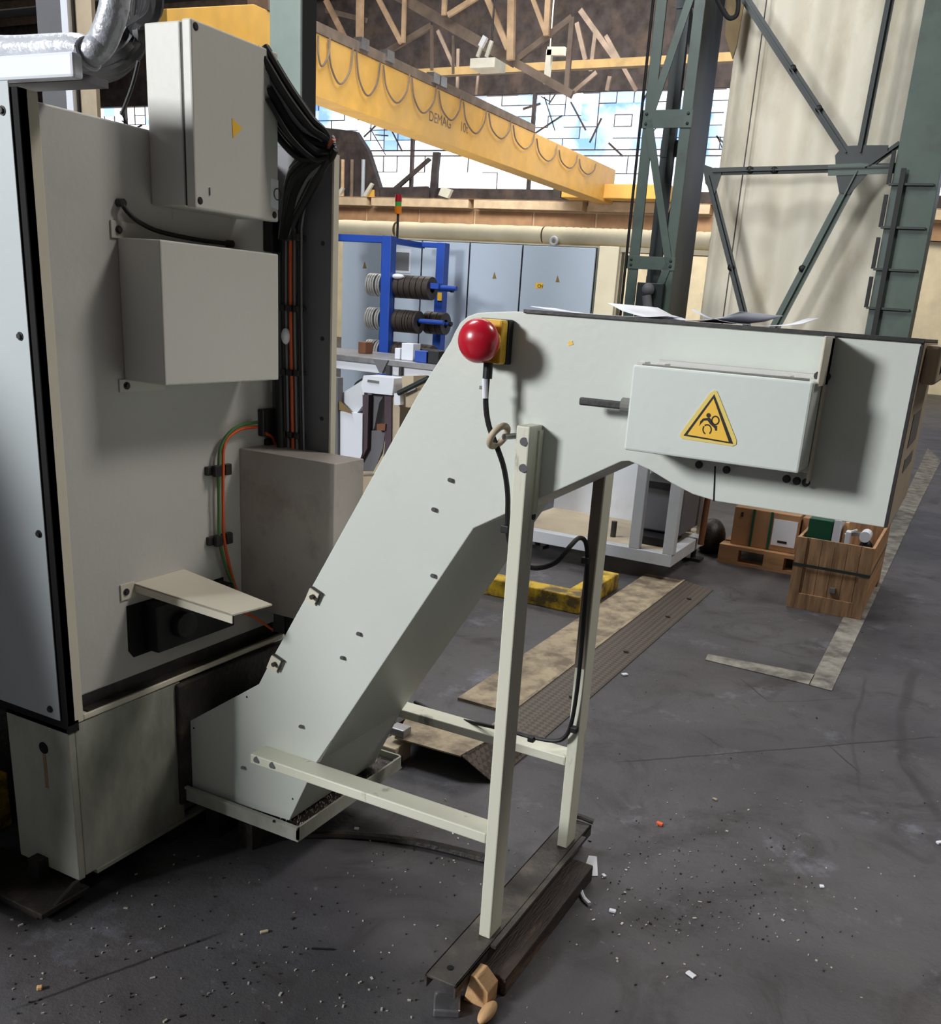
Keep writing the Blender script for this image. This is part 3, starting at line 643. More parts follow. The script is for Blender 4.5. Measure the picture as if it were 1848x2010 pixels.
# posts behind the machine
pL = A(85, 210, y=3.2).x; pR = A(183, 210, y=3.2).x; pM = A(150, 210, y=3.2).x
po = thing('building_post', 'pale grey steel post rising behind the left machine cabinet', 'post', ((pL + pR) / 2, 3.3, 0))
wd = 0.012
MB().box(pL, pM, 3.2, 3.215, 0, 4.5).box(pM - 0.05, pM, 3.215, 3.23, 0, 4.5).build('web', M['column_grey'], po)
MB().box(pM - 0.035, pM + 0.005, 3.18, 3.2, 0, 4.5).build('flange', M['rail_white'], po)
MB().box(pM + 0.005, pR, 3.22, 3.24, 0, 4.5).build('cladding', M['bg_beige'], po)
gl, gr_ = A(541, 80, y=6).x, A(590, 80, y=6).x
po = thing('building_column', 'pale green steel column with black side, standing behind the upper enclosure', 'column', ((gl + gr_) / 2, 6.1, 0))
MB().box(gl - 0.05, gr_, 6, 6.02, 0, 8).build('flange', mat('pale_green_paint', rgb(134, 146, 140), 0.5), po)
xx2 = gr_
yy2 = A(621, 80, x=gr_).y
MB().box(gl - 0.05, gr_ , 6.02, yy2, 0, 8).build('web', M['black'], po)

# yellow guard at far left, low down
yq0 = 1.25
MB_ = MB().box(A(-60, 1600, y=1.5).x, A(24, 1600, y=1.5).x, 1.44, 1.5, 0.0, A(2, 1510, y=1.5).z)
tag(MB_.build('guard_post', M['kerb_yellow'], bevel=0.006), 'yellow guard post at the left edge beside the machine base', 'post')

# added block out of view, sloped to shade the lower left of the machine
shade_root = thing('tool_cabinet', 'dark grey sloping-sided tool cabinet standing left of the machine, outside the picture', 'cabinet', (-2.8, 0.5, 0))
MB().poly([(-3.3, 0.3, 0), (-2.38, 0.3, 0), (-2.29, 0.3, 0.8), (-2.25, 0.3, 1.0), (-2.32, 0.3, 1.32), (-2.42, 0.3, 1.6), (-3.3, 0.3, 1.6)], (0, 0.32, 0)).build('body', M['column_grey'], shade_root, bevel=0.01)
MB().box(-3.2, -2.75, 0.29, 0.3, 0.1, 1.5).build('door', M['cabinet'], shade_root, bevel=0.004)
MB().box(-2.73, -2.45, 0.29, 0.3, 0.1, 1.5).build('door', M['cabinet'], shade_root, bevel=0.004)

# ================================================================== CHIP CONVEYOR
YC, WC = 1.74, 0.40
CV = thing('chip_conveyor', 'off-white inclined chip conveyor with red stop button, standing on a leg frame', 'conveyor', (-1.2, 1.94, 0))
pf = [(250, 1480), (338, 1434), (508, 1343), (530, 1300), (820, 775), (884, 672), (893, 652), (903, 634), (918, 621), (938, 614), (1010, 611), (1148, 621), (1811, 672), (1739, 1036), (1406, 984), (1360, 970), (1318, 948), (1275, 922), (1250, 911), (1235, 905), (1220, 906), (930, 1037), (621, 1499), (568, 1611), (330, 1535), (250, 1505)]
side = [A(u, v, y=YC) for u, v in pf]
hb = MB().poly(side, (0, WC, 0)).build('housing', M['conveyor'], CV, bevel=0.002)
ztp = A(1400, 640, y=YC).z
MB().box(A(1030, 614, y=YC).x, A(1811, 672, y=YC).x + 0.004, YC - 0.006, YC + WC + 0.01, ztp - 0.002, ztp + 0.005).build('top_lid', M['dark_metal'], CV, bevel=0.001)
xe = A(1811, 672, y=YC).x
# end plate with dark edge, markings and bracket
MB().poly([A(1807, 680, y=YC - 0.002), A(1814, 676, y=YC - 0.002), A(1742, 1036, y=YC - 0.002), A(1735, 1036, y=YC - 0.002)], (0, 0.006, 0)).build('end_seam', M['dark_metal'], CV)
MB().box(xe, xe + 0.004, YC + 0.004, YC + WC + 0.02, A(1739, 1036, y=YC).z, ztp).build('end_plate', M['bg_beige'], CV)
for (za, zb, ya, yb_) in ((0.13, 0.19, 0.10, 0.3), (0.085, 0.11, 0.10, 0.3)):
    zz = A(1739, 1036, y=YC).z
    MB().box(xe + 0.004, xe + 0.0052, YC + ya, YC + yb_, zz + za, zz + zb).build('marking_strip', M['grey_ink'], CV, label='dark illegible lettering strip')
br = MB().box(xe + 0.004, xe + 0.03, YC + 0.06, YC + 0.36, ztp - 0.07, ztp - 0.004).build('end_bracket', M['bg_beige'], CV, bevel=0.006)
bolt(br, (xe + 0.03, YC + 0.14, ztp - 0.045), (1, 0, 0), 0.006, 0.004)
bolt(br, (xe + 0.03, YC + 0.28, ztp - 0.045), (1, 0, 0), 0.006, 0.004)
# seams
MB().poly([A(1403, 915, y=YC - 0.0006), A(1406, 915, y=YC - 0.0006), A(1403, 984, y=YC - 0.0006), A(1400, 984, y=YC - 0.0006)], (0, 0.001, 0)).build('panel_seam', M['void'], CV)
pe = A(1617, 700, y=YC - 0.1)
MB().box(pe.x - 0.004, pe.x, YC - 0.1, YC, A(1620, 758, y=YC - 0.05).z, ztp - 0.002).box(pe.x - 0.004, pe.x, YC - 0.03, YC, A(1590, 945, y=YC).z, ztp - 0.004).build('motor_plate', M['machine_edge'], CV, bevel=0.001)
MB().poly([A(629, 1495, y=YC - 0.001), A(652, 1455, y=YC - 0.001), A(650, 1454, y=YC - 0.001), A(620, 1498, y=YC - 0.001)], (0, 0.001, 0)).build('panel_seam', M['grey_ink'], CV)
# drive cover
yfc = 1.618
dc_px = [(1241, 717), (1599, 748), (1567, 931), (1226, 882)]
dpts = [A(u, v, y=yfc) for u, v in dc_px]
xa, xb_ = (dpts[0].x + dpts[3].x) / 2, (dpts[1].x + dpts[2].x) / 2
za, zb = (dpts[0].z + dpts[1].z) / 2, (dpts[2].z + dpts[3].z) / 2
dc = MB().box(xa, xb_, yfc, YC - 0.012, zb, za).build('drive_cover', M['cover'], CV, bevel=0.004, label='rectangular drive cover with warning sign')
MB().box(xa + 0.01, xb_ + 0.004, YC - 0.014, YC, zb - 0.012, za + 0.008).build('cover_flange', M['machine'], dc, bevel=0.002)
for (u, v) in ((1373, 912), (1427, 922), (1545, 940)):
    bolt(dc, A(u, v, y=YC - 0.014), (0, -1, 0), 0.005, 0.004)
for (u, v) in ((1607, 738), (1623, 739), (1583, 947), (1565, 944)):
    bolt(dc, A(u, v, y=YC - 0.014), (0, -1, 0), 0.005, 0.005)
for (u, v) in ((1262, 716), (1301, 720), (1545, 744)):
    p = A(u, v, y=yfc + 0.02); MB().box(p.x - 0.008, p.x + 0.008, yfc + 0.01, yfc + 0.04, za, za + 0.006).build('cover_hinge', M['machine'], dc, bevel=0.001)
MB().tube([A(1262, 716, y=yfc + 0.01), A(1590, 746, y=yfc + 0.01)], 0.0022, 6, False).build('hinge_wire', M['grey_ink'], dc)
# warning sign drawn from the photograph's own outline
def Z4(pts, off): return [A(1320 + u * 0.08658, 740 + v * 0.08658, y=yfc - off) for u, v in pts]
MB().poly(Z4([(960, 300), (1010, 320), (1050, 400), (1460, 1440), (1450, 1530), (1370, 1570), (230, 1400), (175, 1350), (190, 1270), (860, 360)], 0.0012), (0, 0.0012, 0)).build('warning_sign', M['sign_rim'], dc, label='yellow triangular entanglement warning sign')
MB().poly(Z4([(955, 390), (1385, 1520), (255, 1330)], 0.0016), (0, 0.0008, 0)).build('sign_border', M['ink'], dc)
MB().poly(Z4([(940, 490), (1285, 1470), (345, 1305)], 0.002), (0, 0.0008, 0)).build('sign_field', M['sign_yellow'], dc)
pg_ = MB()
def blob(pts): pg_.poly(Z4(pts, 0.0024), (0, 0.0006, 0))
def circ(cx, cy, r, n=14): return [(cx + r * math.cos(2 * math.pi * i / n), cy + r * math.sin(2 * math.pi * i / n)) for i in range(n)]
blob(circ(825, 870, 52))
blob([(770, 930), (700, 940), (640, 1000), (612, 1110), (650, 1060), (720, 990), (800, 985), (860, 1070), (960, 1160), (975, 1215), (1015, 1220), (1020, 1110), (930, 1080), (880, 960), (850, 920)])
def ringp(cx, cy, R, r, a0, a1, n=12):
    o = [(cx + R * math.cos(a0 + (a1 - a0) * i / n), cy + R * 1.15 * math.sin(a0 + (a1 - a0) * i / n)) for i in range(n + 1)]
    i_ = [(cx + r * math.cos(a0 + (a1 - a0) * i / n), cy + r * 1.15 * math.sin(a0 + (a1 - a0) * i / n)) for i in range(n, -1, -1)]
    blob(o + i_)
for s0 in (0, math.pi): ringp(980, 985, 95, 66, s0, s0 + math.pi)
ringp(792, 1190, 108, 80, -2.2, 1.0); ringp(792, 1190, 108, 80, 2.0, 3.9)
pg_.build('sign_pictogram', M['ink'], dc)
# lever
MB().bar(A(1139, 787, y=YC - 0.05), A(1222, 796, y=YC - 0.05), 0.0145, 0.012).build('lever_handle', M['dark_metal'], CV, bevel=0.003)
MB().cyl(A(1222, 795, y=YC - 0.05), A(1240, 797, y=YC - 0.05), 0.014, 14).build('lever_boss', M['grey_ink'], CV)
MB().cyl(A(1228, 795, y=YC - 0.055), A(1228, 795, y=YC), 0.008, 10).build('lever_pivot', M['dark_metal'], CV)
# stop button
xh1 = A(1008, 660, y=YC).x; xh0 = xh1 - 0.066
zh1 = A(1008, 628, y=YC).z; zh0 = A(1004, 716, y=YC).z
sb = MB().box(xh0, xh1, YC - 0.022, YC, zh0, zh1).build('stop_button', M['black'], CV, bevel=0.003, label='emergency stop button on yellow and black box')
MB().box(xh0, xh1 - 0.001, YC - 0.05, YC - 0.022, zh0 + 0.001, zh1 - 0.001).build('yellow_housing', M['yellow_plastic'], sb, bevel=0.005)
MB().cyl((xh0 + 0.0375, YC - 0.09, (zh0 + zh1) / 2), (xh0 + 0.0375, YC - 0.05, (zh0 + zh1) / 2), 0.028, 16).build('button_stem', M['yellow_plastic'], sb)
bc = A(940, 669, y=YC - 0.088)
MB().sphere(bc, 0.0422, (1, 0.8, 1), 36).build('push_knob', M['red'], sb, smooth=True, label='red ball-shaped push knob')
# cable from the button, through the eye, down the leg
yk = YC - 0.06
MB().cyl(A(959, 712, y=yk), A(957, 743, y=yk), 0.0095, 14).build('cable_gland', M['black'], sb, label='black cable gland')
MB().cyl(A(952, 744, y=yk - 0.008), A(953, 782, y=yk - 0.008), 0.0058, 10).build('cable_label', M['paper'], sb, label='white label sleeve')
MB().box(A(944, 760, y=yk).x, A(950, 760, y=yk).x, yk - 0.006, yk, A(944, 764, y=yk).z, A(944, 757, y=yk).z).build('label_tab', M['grey_ink'], sb)
cpts = [A(957, 740, y=yk), A(954, 790, y=yk), A(960, 835, y=yk), A(977, 880, y=yk), A(990, 920, y=yk + 0.01), A(997, 970, y=yk + 0.02), A(997, 1020, y=yk + 0.03), A(1000, 1060, y=yk + 0.04), A(1018, 1100, y=yk + 0.07), A(1050, 1115, y=1.86), A(1090, 1105, y=1.95), A(1120, 1072, y=2.03), A(1138, 1056, y=2.08), A(1151, 1068, y=2.11), A(1153, 1120, y=2.12), A(1146, 1220, y=2.12), A(1135, 1340, y=2.12), A(1122, 1420, y=2.12), A(1108, 1448, y=2.12), A(1085, 1454, y=2.12), A(1040, 1446, y=2.12), A(990, 1432, y=2.14), A(900, 1412, y=2.2), A(860, 1400, y=2.25), A(815, 1378, y=2.3)]
MB().tube(cpts, 0.0058, 8).build('power_cable', M['black'], CV, smooth=True)
for (u, v) in ((994, 1038), (1150, 1100), (1128, 1432), (1044, 1450)):
    p = A(u, v, y=yk + 0.03 if u < 1000 else 2.115); MB().box(p.x - 0.009, p.x + 0.009, p.y - 0.009, p.y + 0.009, p.z - 0.008, p.z + 0.008).build('cable_tie', M['black'], CV, bevel=0.002)
# eye bolt
ec = A(979, 856, y=YC - 0.07)
MB().torus(ec, (-0.93, 0.17, 0.49), 0.024, 0.0068, 28, 10).build('cable_eye', M['bg_beige'], CV, smooth=True)
MB().cyl(ec + Vector((0.012, 0.0, 0)), Vector((ec.x + 0.03, YC, ec.z)), 0.006, 10).build('eye_stem', M['steel'], CV)
# bolts on the housing
for (u, v) in ((883, 942), (851, 1000), (849, 1130), (703, 1244), (671, 1291), (590, 1426), (476, 1507)):
    MB().cyl(A(u, v, y=YC), A(u, v, y=YC - 0.009), 0.0048, 12).build('bolt', M['steel'], CV)
for (u, v) in ((381, 1429), (485, 1368), (575, 1568)):
    MB().cyl(A(u, v, y=YC), A(u, v, y=YC - 0.001), 0.0028, 10).build('screw_hole', M['ink'], CV)
p = A(1120, 674, y=YC); MB().poly([A(1115, 671, y=YC), A(1124, 669, y=YC), A(1126, 676, y=YC), A(1117, 679, y=YC)], (0, -0.0008, 0)).build('yellow_dot_sticker', M['sign_yellow'], CV)
# clamps at the upper edge
for (u, v) in ((618, 1170), (543, 1302)):
    p = A(u, v, y=YC)
    cbm = MB().poly([A(u - 8, v - 16, y=YC - .001), A(u + 14, v - 2, y=YC - .001), A(u + 2, v + 18, y=YC - .001), A(u - 18, v + 8, y=YC - .001)], (0, -0.004, 0)).build('lid_clamp', M['machine_edge'], CV)
    MB().bar(A(u + 12, v - 6, y=YC - 0.006), A(u + 2, v + 16, y=YC - 0.006), 0.003, 0.006).bar(A(u - 6, v - 18, y=YC - 0.006), A(u + 14, v - 4, y=YC - 0.006), 0.003, 0.006).build('clamp_hook', M['dark_metal'], cbm)
    MB().cyl(p + Vector((0, -0.005, 0)), p + Vector((0, -0.014, 0)), 0.006, 10).build('clamp_bolt', M['dark_metal'], cbm)
# ---------- leg frame
YL = 1.68; XLa = (-0.804 - 0.81) / 2; XLb = -0.777
ztl = A(1017, 835, y=YL).z
def leg(y0, y1, ztop_, nm='support_leg'):
    o = MB().box(XLa, XLb, y0, y1, 0.085, ztop_).build(nm, M['stand'], CV, bevel=0.003)
    return o
l1 = leg(YL, YC, ztl)
for (u, v) in ((1029, 867), (1027, 919)):
    MB().cyl(A(u, v, y=YL), A(u, v, y=YL - 0.003), 0.0085, 16).build('leg_bolt', M['grey_cable'], l1)
MB().cyl(A(1047, 1014, x=XLb), A(1047, 1014, x=XLb) + Vector((0.003, 0, 0)), 0.007, 12).build('leg_hole', M['ink'], l1)
MB().box(XLb, XLb + 0.004, YC - 0.02, YC - 0.001, 1.10, ztl - 0.01).build('leg_seam', M['stand'], l1)
YB = YC + WC
l2 = leg(YB, YB + 0.06, 1.2)
MB().box(XLa - 0.0008, XLb - 0.004, YB - 0.0008, YB, 0.62, 1.2).build('leg_grime', M['leg_grime'], l2)  # conveyor shadow and grime painted together on the rear leg
zbr = (A(492, 1484, y=YL).z + A(957, 1654, y=YL).z) / 2
xbr0 = A(491, 1484, y=YL).x
def brace(y0, y1):
    return MB().box(xbr0, XLa, y0, y1, zbr - 0.0135, zbr + 0.0135).build('support_brace', M['stand'], CV, bevel=0.003)
b1 = brace(YL, YC)
for (u, v) in ((504, 1491), (535, 1502)):
    MB().cyl(A(u, v, y=YL), A(u, v, y=YL - 0.003), 0.0085, 16).build('leg_bolt', M['grey_cable'], b1)
b2 = brace(YB, YB + 0.06)
# foot channel
zf = 0.085
ft = MB()
fx0, fx1 = -0.845, -0.765
ft.box(fx0, fx1, 1.50, 2.30, zf - 0.008, zf)
ft.box(fx0, fx0 + 0.006, 1.50, 2.30, zf - 0.035, zf).box(fx1 - 0.006, fx1, 1.50, 2.30, zf - 0.035, zf)
fo = ft.build('foot_channel', M['channel'], CV, bevel=0.002)
MB().cyl((-0.806, 1.545, zf), (-0.806, 1.545, zf + 0.0015), 0.008, 14).build('slot_hole', M['void'], fo)
MB().box(fx1, fx1 + 0.014, 1.66, 2.22, zf - 0.004, zf + 0.004).build('channel_flange', M['channel'], fo)
MB().tube([(fx0 + 0.0, 2.27, zf + 0.004), (fx0 + 0.03, 2.3, zf + 0.012), (fx1, 2.31, zf + 0.004)], 0.008, 8).build('weld_bead', M['grime'], fo)

# separate wood packers beneath the foot
wb = MB().box(-0.815, -0.70, 1.62, 2.16, 0.0, 0.049).build('wood_beam', M['old_wood'], bevel=0.004)
tag(wb, 'oil-blackened wooden beam packed under the conveyor leg frame', 'timber')
wb = MB().box(-0.838, -0.79, 2.2, 2.31, 0.0, 0.049).build('wood_block', M['old_wood'], bevel=0.003)
tag(wb, 'dark wooden block under the far end of the foot channel', 'block')
e1 = [(-0.79, 1.55, 0.0), (-0.725, 1.56, 0.0), (-0.735, 1.615, 0.0), (-0.775, 1.612, 0.0)]
wb = MB().poly([(-0.775, 1.56, 0), (-0.715, 1.56, 0), (-0.715, 1.56, 0.046), (-0.745, 1.56, 0.074), (-0.762, 1.56, 0.074)], (0, 0.05, 0)).build('wood_wedge', M['fresh_wood'], bevel=0.002)
tag(wb, 'light orange wooden wedge at the near end of the foot channel', 'wedge')
pb_ = A(957, 1990, z=0.01)
wb = MB().sphere((pb_.x, pb_.y, 0.014), 0.02, (0.8, 1.9, 0.7)).build('wood_offcut', M['fresh_wood'], smooth=True)
tag(wb, 'rounded wooden offcut at the bottom edge of the picture', 'offcut')
pb_ = A(878, 1965, z=0.02)
wb = MB().box(pb_.x - 0.03, pb_.x + 0.03, pb_.y - 0.03, pb_.y + 0.03, 0, 0.02).build('steel_scrap', M['steel'], bevel=0.004)
wb.rotation_euler = (0.0, 0, 0.5)
tag(wb, 'small bright steel scrap below the open end of the foot channel', 'scrap')

# papers lying on the conveyor
def sheet(name, px, label, z=None, curl=0.006, group=None):
    mb = MB(); n = 8
    c0, c1, w_, ang = px
    vs = []
    for i in range(n + 1):
        for j in range(5):
            s_, t = i / n - 0.5, j / 4 - 0.5
            x_ = c0 + math.cos(ang) * s_ * w_ * 1.41 - math.sin(ang) * t * w_
            y_ = c1 + math.sin(ang) * s_ * w_ * 1.41 + math.cos(ang) * t * w_
            vs.append(mb.bm.verts.new((x_, y_, ztp + 0.0055 + (z or 0) + curl * (abs(s_) * 2) ** 3)))
    for i in range(n):
        for j in range(4): mb._f([vs[i * 5 + j], vs[(i + 1) * 5 + j], vs[(i + 1) * 5 + j + 1], vs[i * 5 + j + 1]])
    o = mb.build(name, M['paper'], smooth=True)
    md = o.modifiers.new('thickness', 'SOLIDIFY'); md.thickness = 0.0006
    return tag(o, label, 'paper', group)
sheet('paper_sheet', (-0.70, 1.84, 0.19, 0.15), 'leftmost paper sheet lying on the conveyor top, behind the red button', 0, 0.006)
sheet('paper_sheet', (-0.54, 1.9, 0.2, -0.2), 'curled middle paper sheet on the conveyor top in front of the lattice column', 0.001, 0.022)
sheet('paper_sheet', (-0.42, 1.87, 0.16, 0.3), 'rightmost paper sheet on the conveyor top with its corner turned up', 0.002, 0.02)

# ---------- drip tray under the conveyor foot
tz = A(585, 1630, y=1.715).z
TX1 = A(585, 1637, y=1.715).x
TY0, TY1 = 1.715, A(790, 1490, x=TX1).y
TX0 = XE + 0.004
dt = thing('drip_tray', 'shallow dirty steel drip tray full of black swarf under the conveyor foot', 'tray', ((TX0 + TX1) / 2, 1.95, tz - 0.03))
mb = MB().box(TX0, TX1, TY0, TY0 + 0.006, tz - 0.03, tz + 0.006).box(TX1 - 0.006, TX1, TY0, TY1, tz - 0.03, tz + 0.006).box(TX0, TX1, TY1 - 0.006, TY1, tz - 0.03, tz + 0.006).box(TX0, TX1, TY0, TY1, tz - 0.036, tz - 0.03)
mb.box(TX0, TX1, TY0 - 0.006, TY0 + 0.006, tz + 0.002, tz + 0.008)
mb.build('tray_pan', M['base'], dt)
mb = MB().box(TX0 + 0.01, TX1 - 0.007, TY0 + 0.008, TY1 - 0.008, tz - 0.029, tz - 0.012)
mb.build('swarf_sludge', M['grime'], dt)
mb = MB(); rc = random.Random(9)
for i in range(420):
    x_ = TX1 - 0.008 - 0.16 * rc.random() ** 1.5; y_ = rc.uniform(TY0 + 0.01, TY1 - 0.01); a = rc.uniform(0, 3.14); l = rc.uniform(0.002, 0.006)
    mb.bar((x_, y_, tz - 0.011), (x_ + l * math.cos(a), y_ + l * math.sin(a), tz - 0.008 + rc.uniform(0, 0.004)), 0.0015, 0.001)
o = mb.build('metal_chips', M['rubble'], dt); o['kind'] = 'stuff'
MB().cyl(A(538, 1612, y=TY0 - 0.006), A(538, 1612, y=TY0 - 0.009), 0.004, 10).build('rivet', M['ink'], dt)
# legs of the tray
MB().box(TX1 - 0.25, TX1 - 0.2, TY0 + 0.05, TY1 - 0.05, 0, tz - 0.036).box(TX0 + 0.03, TX0 + 0.08, TY0 + 0.05, TY1 - 0.05, 0, tz - 0.036).build('tray_support', M['grime'], dt)

# ================================================================== THINGS ON THE FLOOR NEARBY
# bent tread plate piece
zt = 0.095
q = [A(775, 1447, z=zt), A(812, 1385, z=zt), A(1000, 1432, z=zt), A(905, 1484, z=zt)]
bt = thing('bent_cover_plate', 'bent worn floor plate on edge under the conveyor with cream paint flaking off', 'plate', (q[0].x + 0.2, q[0].y + 0.2, 0))
MB().poly(q, (0, 0, -0.005)).build('top_face', M['worn_screed'], bt)
f1, f2 = A(967, 1537, z=0.002), A(1040, 1478, z=0.002)
MB().poly([q[3], q[2], f2, f1], (0, 0, 0.004)).build('sloping_face', M['tread'], bt)
MB().box(q[1].x - 0.0, q[1].x + 0.03, q[1].y - 0.15, q[1].y, 0, zt - 0.006).build('bracket', M['grime'], bt)
MB().poly([q[1], q[2], (q[2].x, q[2].y, 0), (q[1].x, q[1].y, 0)], (0, 0.004, 0)).build('rear_face', M['grime'], bt)
w1 = A(784, 1440, z=0.1)
tag(MB().box(w1.x - 0.03, w1.x + 0.03, w1.y - 0.02, w1.y + 0.03, 0.0955, 0.125).build('steel_block', M['steel'], bevel=0.004), 'small bright steel block on the corner of the bent floor plate', 'block')
w1 = A(772, 1475, z=0.03)
tag(MB().box(w1.x - 0.03, w1.x + 0.04, w1.y - 0.05, w1.y + 0.05, 0.0, 0.07).build('pale_block', M['bg_beige'], bevel=0.004), 'pale block on the floor between the drip tray and bent plate', 'block')

# yellow kerb (L shaped)
ky = A(1136, 1207, z=0)
kx1 = ky.x
kb = thing('safety_kerb', 'worn yellow painted kerb on the floor behind the conveyor legs', 'kerb', (kx1 - 0.4, ky.y, 0))
kh = A(1136, 1172, y=ky.y).z
MB().box(kx1 - 1.1, kx1, ky.y, ky.y + 0.12, 0, kh).build('near_rail', M['kerb_yellow'], kb, bevel=0.006)
MB().box(kx1 - 0.11, kx1, ky.y + 0.12, A(1215, 1140, x=kx1).y, 0, kh).build('side_rail', M['kerb_yellow'], kb, bevel=0.006)

# white machine frame behind the legs
YF = 5.25
cn = A(1316, 1114, y=YF); z0 = cn.z; z1_ = A(1318, 1090, y=YF).z; XR = cn.x
wf = thing('machine_stand', 'pale grey welded machine frame with open bay, standing behind the conveyor legs', 'machine', (XR - 0.6, 5.6, 0))
MB().box(XR - 1.1, XR, YF, YF + 0.07, z0, z1_).build('front_rail', M['bg_white'], wf, bevel=0.003)
YFb = A(1384, 1060, x=XR).y
MB().box(XR - 0.07, XR, YF + 0.07, YFb, z0, z1_).build('side_rail', M['bg_white'], wf, bevel=0.003)
for (ua, ub) in ((1238, 1258), (1306, 1328)):
    a_, b_ = A(ua, 1040, y=YF).x, A(ub, 1040, y=YF).x
    MB().box(a_, b_, YF + 0.001, YF + 0.06, z1_, 1.15).build('upright', M['bg_white'], wf, bevel=0.003)
MB().box(XR - 0.05, XR, YFb - 0.06, YFb, 0.1, 1.15).build('upright', M['bg_beige'], wf, bevel=0.003)
MB().box(XR - 1.1, XR - 0.07, YF + 0.07, YFb + 0.1, z1_ - 0.02, z1_).build('deck_plate', M['bg_beige'], wf)
MB().box(XR - 1.1, XR - 0.42, YF + 0.75, YF + 0.8, z1_, 1.3).build('rear_panel', M['bg_white'], wf)
MB().box(XR - 0.4, XR - 0.1, YF + 0.7, YF + 0.75, z1_ + 0.0, 0.75).build('inner_panel', M['column_grey'], wf)
MB().box(XR - 0.30, XR - 0.09, YF + 0.15, YF + 0.5, z1_, z1_ + 0.05).build('battery_box', M['black'], wf)
MB().box(XR - 0.32, XR - 0.1, YF + 0.3, YF + 0.6, z1_ + 0.06, z1_ + 0.33).build('grey_bin', M['column_grey'], wf, bevel=0.01)
MB().box(XR - 0.36, XR - 0.09, YF + 0.28, YF + 0.62, z1_ + 0.33, z1_ + 0.37).build('bin_rim', M['black'], wf)
MB().box(XR - 0.03, XR - 0.02, YF + 0.2, YFb - 0.1, z1_ + 0.08, 1.1).build('side_panel', M['column_grey'], wf)
for xx, yy in ((XR - 0.05, YFb - 0.05), (XR - 1.0, YFb - 0.05), (XR - 1.0, YF + 0.3), (XR - 0.3, YFb - 0.2)):
    MB().cyl((xx, yy, 0), (xx, yy, z0), 0.018, 12).box(xx - 0.06, xx + 0.06, yy - 0.05, yy + 0.05, 0, 0.02).build('levelling_foot', M['dark_metal'], wf)
p = A(1204, 1050, y=YF + 0.2)
MB().cyl((p.x, p.y, z1_), (p.x, p.y, z1_ + 0.1), 0.018, 12).build('pipe_stub', M['dark_metal'], wf)
p = A(1372, 1020, x=XR + 0.0)
MB().tube([(XR + 0.03, YFb - 0.2, 1.0), (XR + 0.03, YFb - 0.2, 0.5), (XR + 0.03, YFb - 0.22, 0.15)], 0.02, 10).build('hose', M['brown_pipe'], wf, smooth=True)

# crate
YK = A(1543, 1190, z=0).y
X0, X1 = A(1543, 1190, y=YK).x, (A(1690, 1220, y=YK).x + A(1719, 1077, y=YK).x) / 2
YK2 = A(1725, 1150, x=X1).y; ZK = A(1640, 1065, y=YK).z
ck = thing('wooden_crate', 'open light brown wooden crate with a dark strap round it, on the floor right', 'crate', ((X0 + X1) / 2, (YK + YK2) / 2, 0))
wd_ = X1 - X0
n = 6; bw = wd_ / n
fp = MB()
for i in range(n): fp.box(X0 + i * bw + 0.001, X0 + (i + 1) * bw - 0.001, YK + 0.012, YK + 0.024, 0.02, ZK)
fp.build('front_boards', M['crate_wood'], ck, bevel=0.001)
fr = MB().box(X0, X0 + 0.055, YK, YK + 0.012, 0.0, ZK).box(X1 - 0.055, X1, YK, YK + 0.012, 0.0, ZK).box(X0 + 0.055, X1 - 0.055, YK, YK + 0.012, 0.0, 0.09)
fr.build('front_battens', M['crate_wood'], ck, bevel=0.001)
for sx, sl in ((X1 - 0.016, 'side'), (X0, 'side')):
    sp = MB()
    for j in range(3):
        hz = (ZK - 0.05) / 3; sp.box(sx, sx + 0.016, YK + 0.024, YK2 - 0.02, 0.05 + j * hz, 0.05 + (j + 1) * hz - 0.003)
    sp.build('side_boards', M['pallet_wood'], ck, bevel=0.001)
MB().box(X0, X1, YK2 - 0.02, YK2, 0.0, ZK).build('back_boards', M['crate_wood'], ck)
MB().box(X0 + 0.016, X1 - 0.016, YK + 0.024, YK2 - 0.02, 0.05, 0.065).build('crate_floor', M['crate_wood'], ck)
MB().box(X0, X1, YK2 - 0.12, YK2 - 0.02, 0, 0.05).build('skid', M['crate_wood'], ck)
zs_ = A(1610, 1115, y=YK).z
sk = MB().box(X0 - 0.002, X1 + 0.002, YK - 0.003, YK, zs_ - 0.008, zs_ + 0.008).box(X1, X1 + 0.003, YK - 0.003, YK2, zs_ - 0.003, zs_ + 0.003).build('strap', M['strap'], ck)
p = A(1634, 1160, y=YK)
MB().box(p.x - 0.016, p.x + 0.016, YK - 0.006, YK + 0.012, p.z - 0.012, p.z + 0.018).build('metal_catch', M['steel'], ck, bevel=0.003)
# crate contents
xm = (X0 + X1) / 2
tag(MB().box(X0 + 0.03, X0 + 0.16, YK + 0.12, YK + 0.3, 0.066, ZK + 0.09).build('green_carton', M['green_box'], bevel=0.004), 'dark green box standing in the wooden crate', 'box')
tag(MB().box(X0 + 0.165, X0 + 0.2, YK + 0.12, YK + 0.34, 0.066, ZK + 0.10).build('pale_board', M['paper']), 'pale board upright beside the green box in the crate', 'board')
tag(MB().box(X0 + 0.215, X0 + 0.235, YK + 0.2, YK + 0.4, 0.066, ZK + 0.08).build('wooden_stake', M['fresh_wood']), 'tan wooden stake standing in the middle of the crate', 'stake')
cl_ = thing('clamp_fixture', 'bright metal clamp bar with pale jaws sticking out of the crate', 'clamp', (X0 + 0.3, YK + 0.2, ZK - 0.05))
MB().bar((X0 + 0.25, YK + 0.15, ZK + 0.03), (X1 - 0.05, YK + 0.17, ZK + 0.045), 0.02, 0.02).build('clamp_bar', M['steel'], cl_)
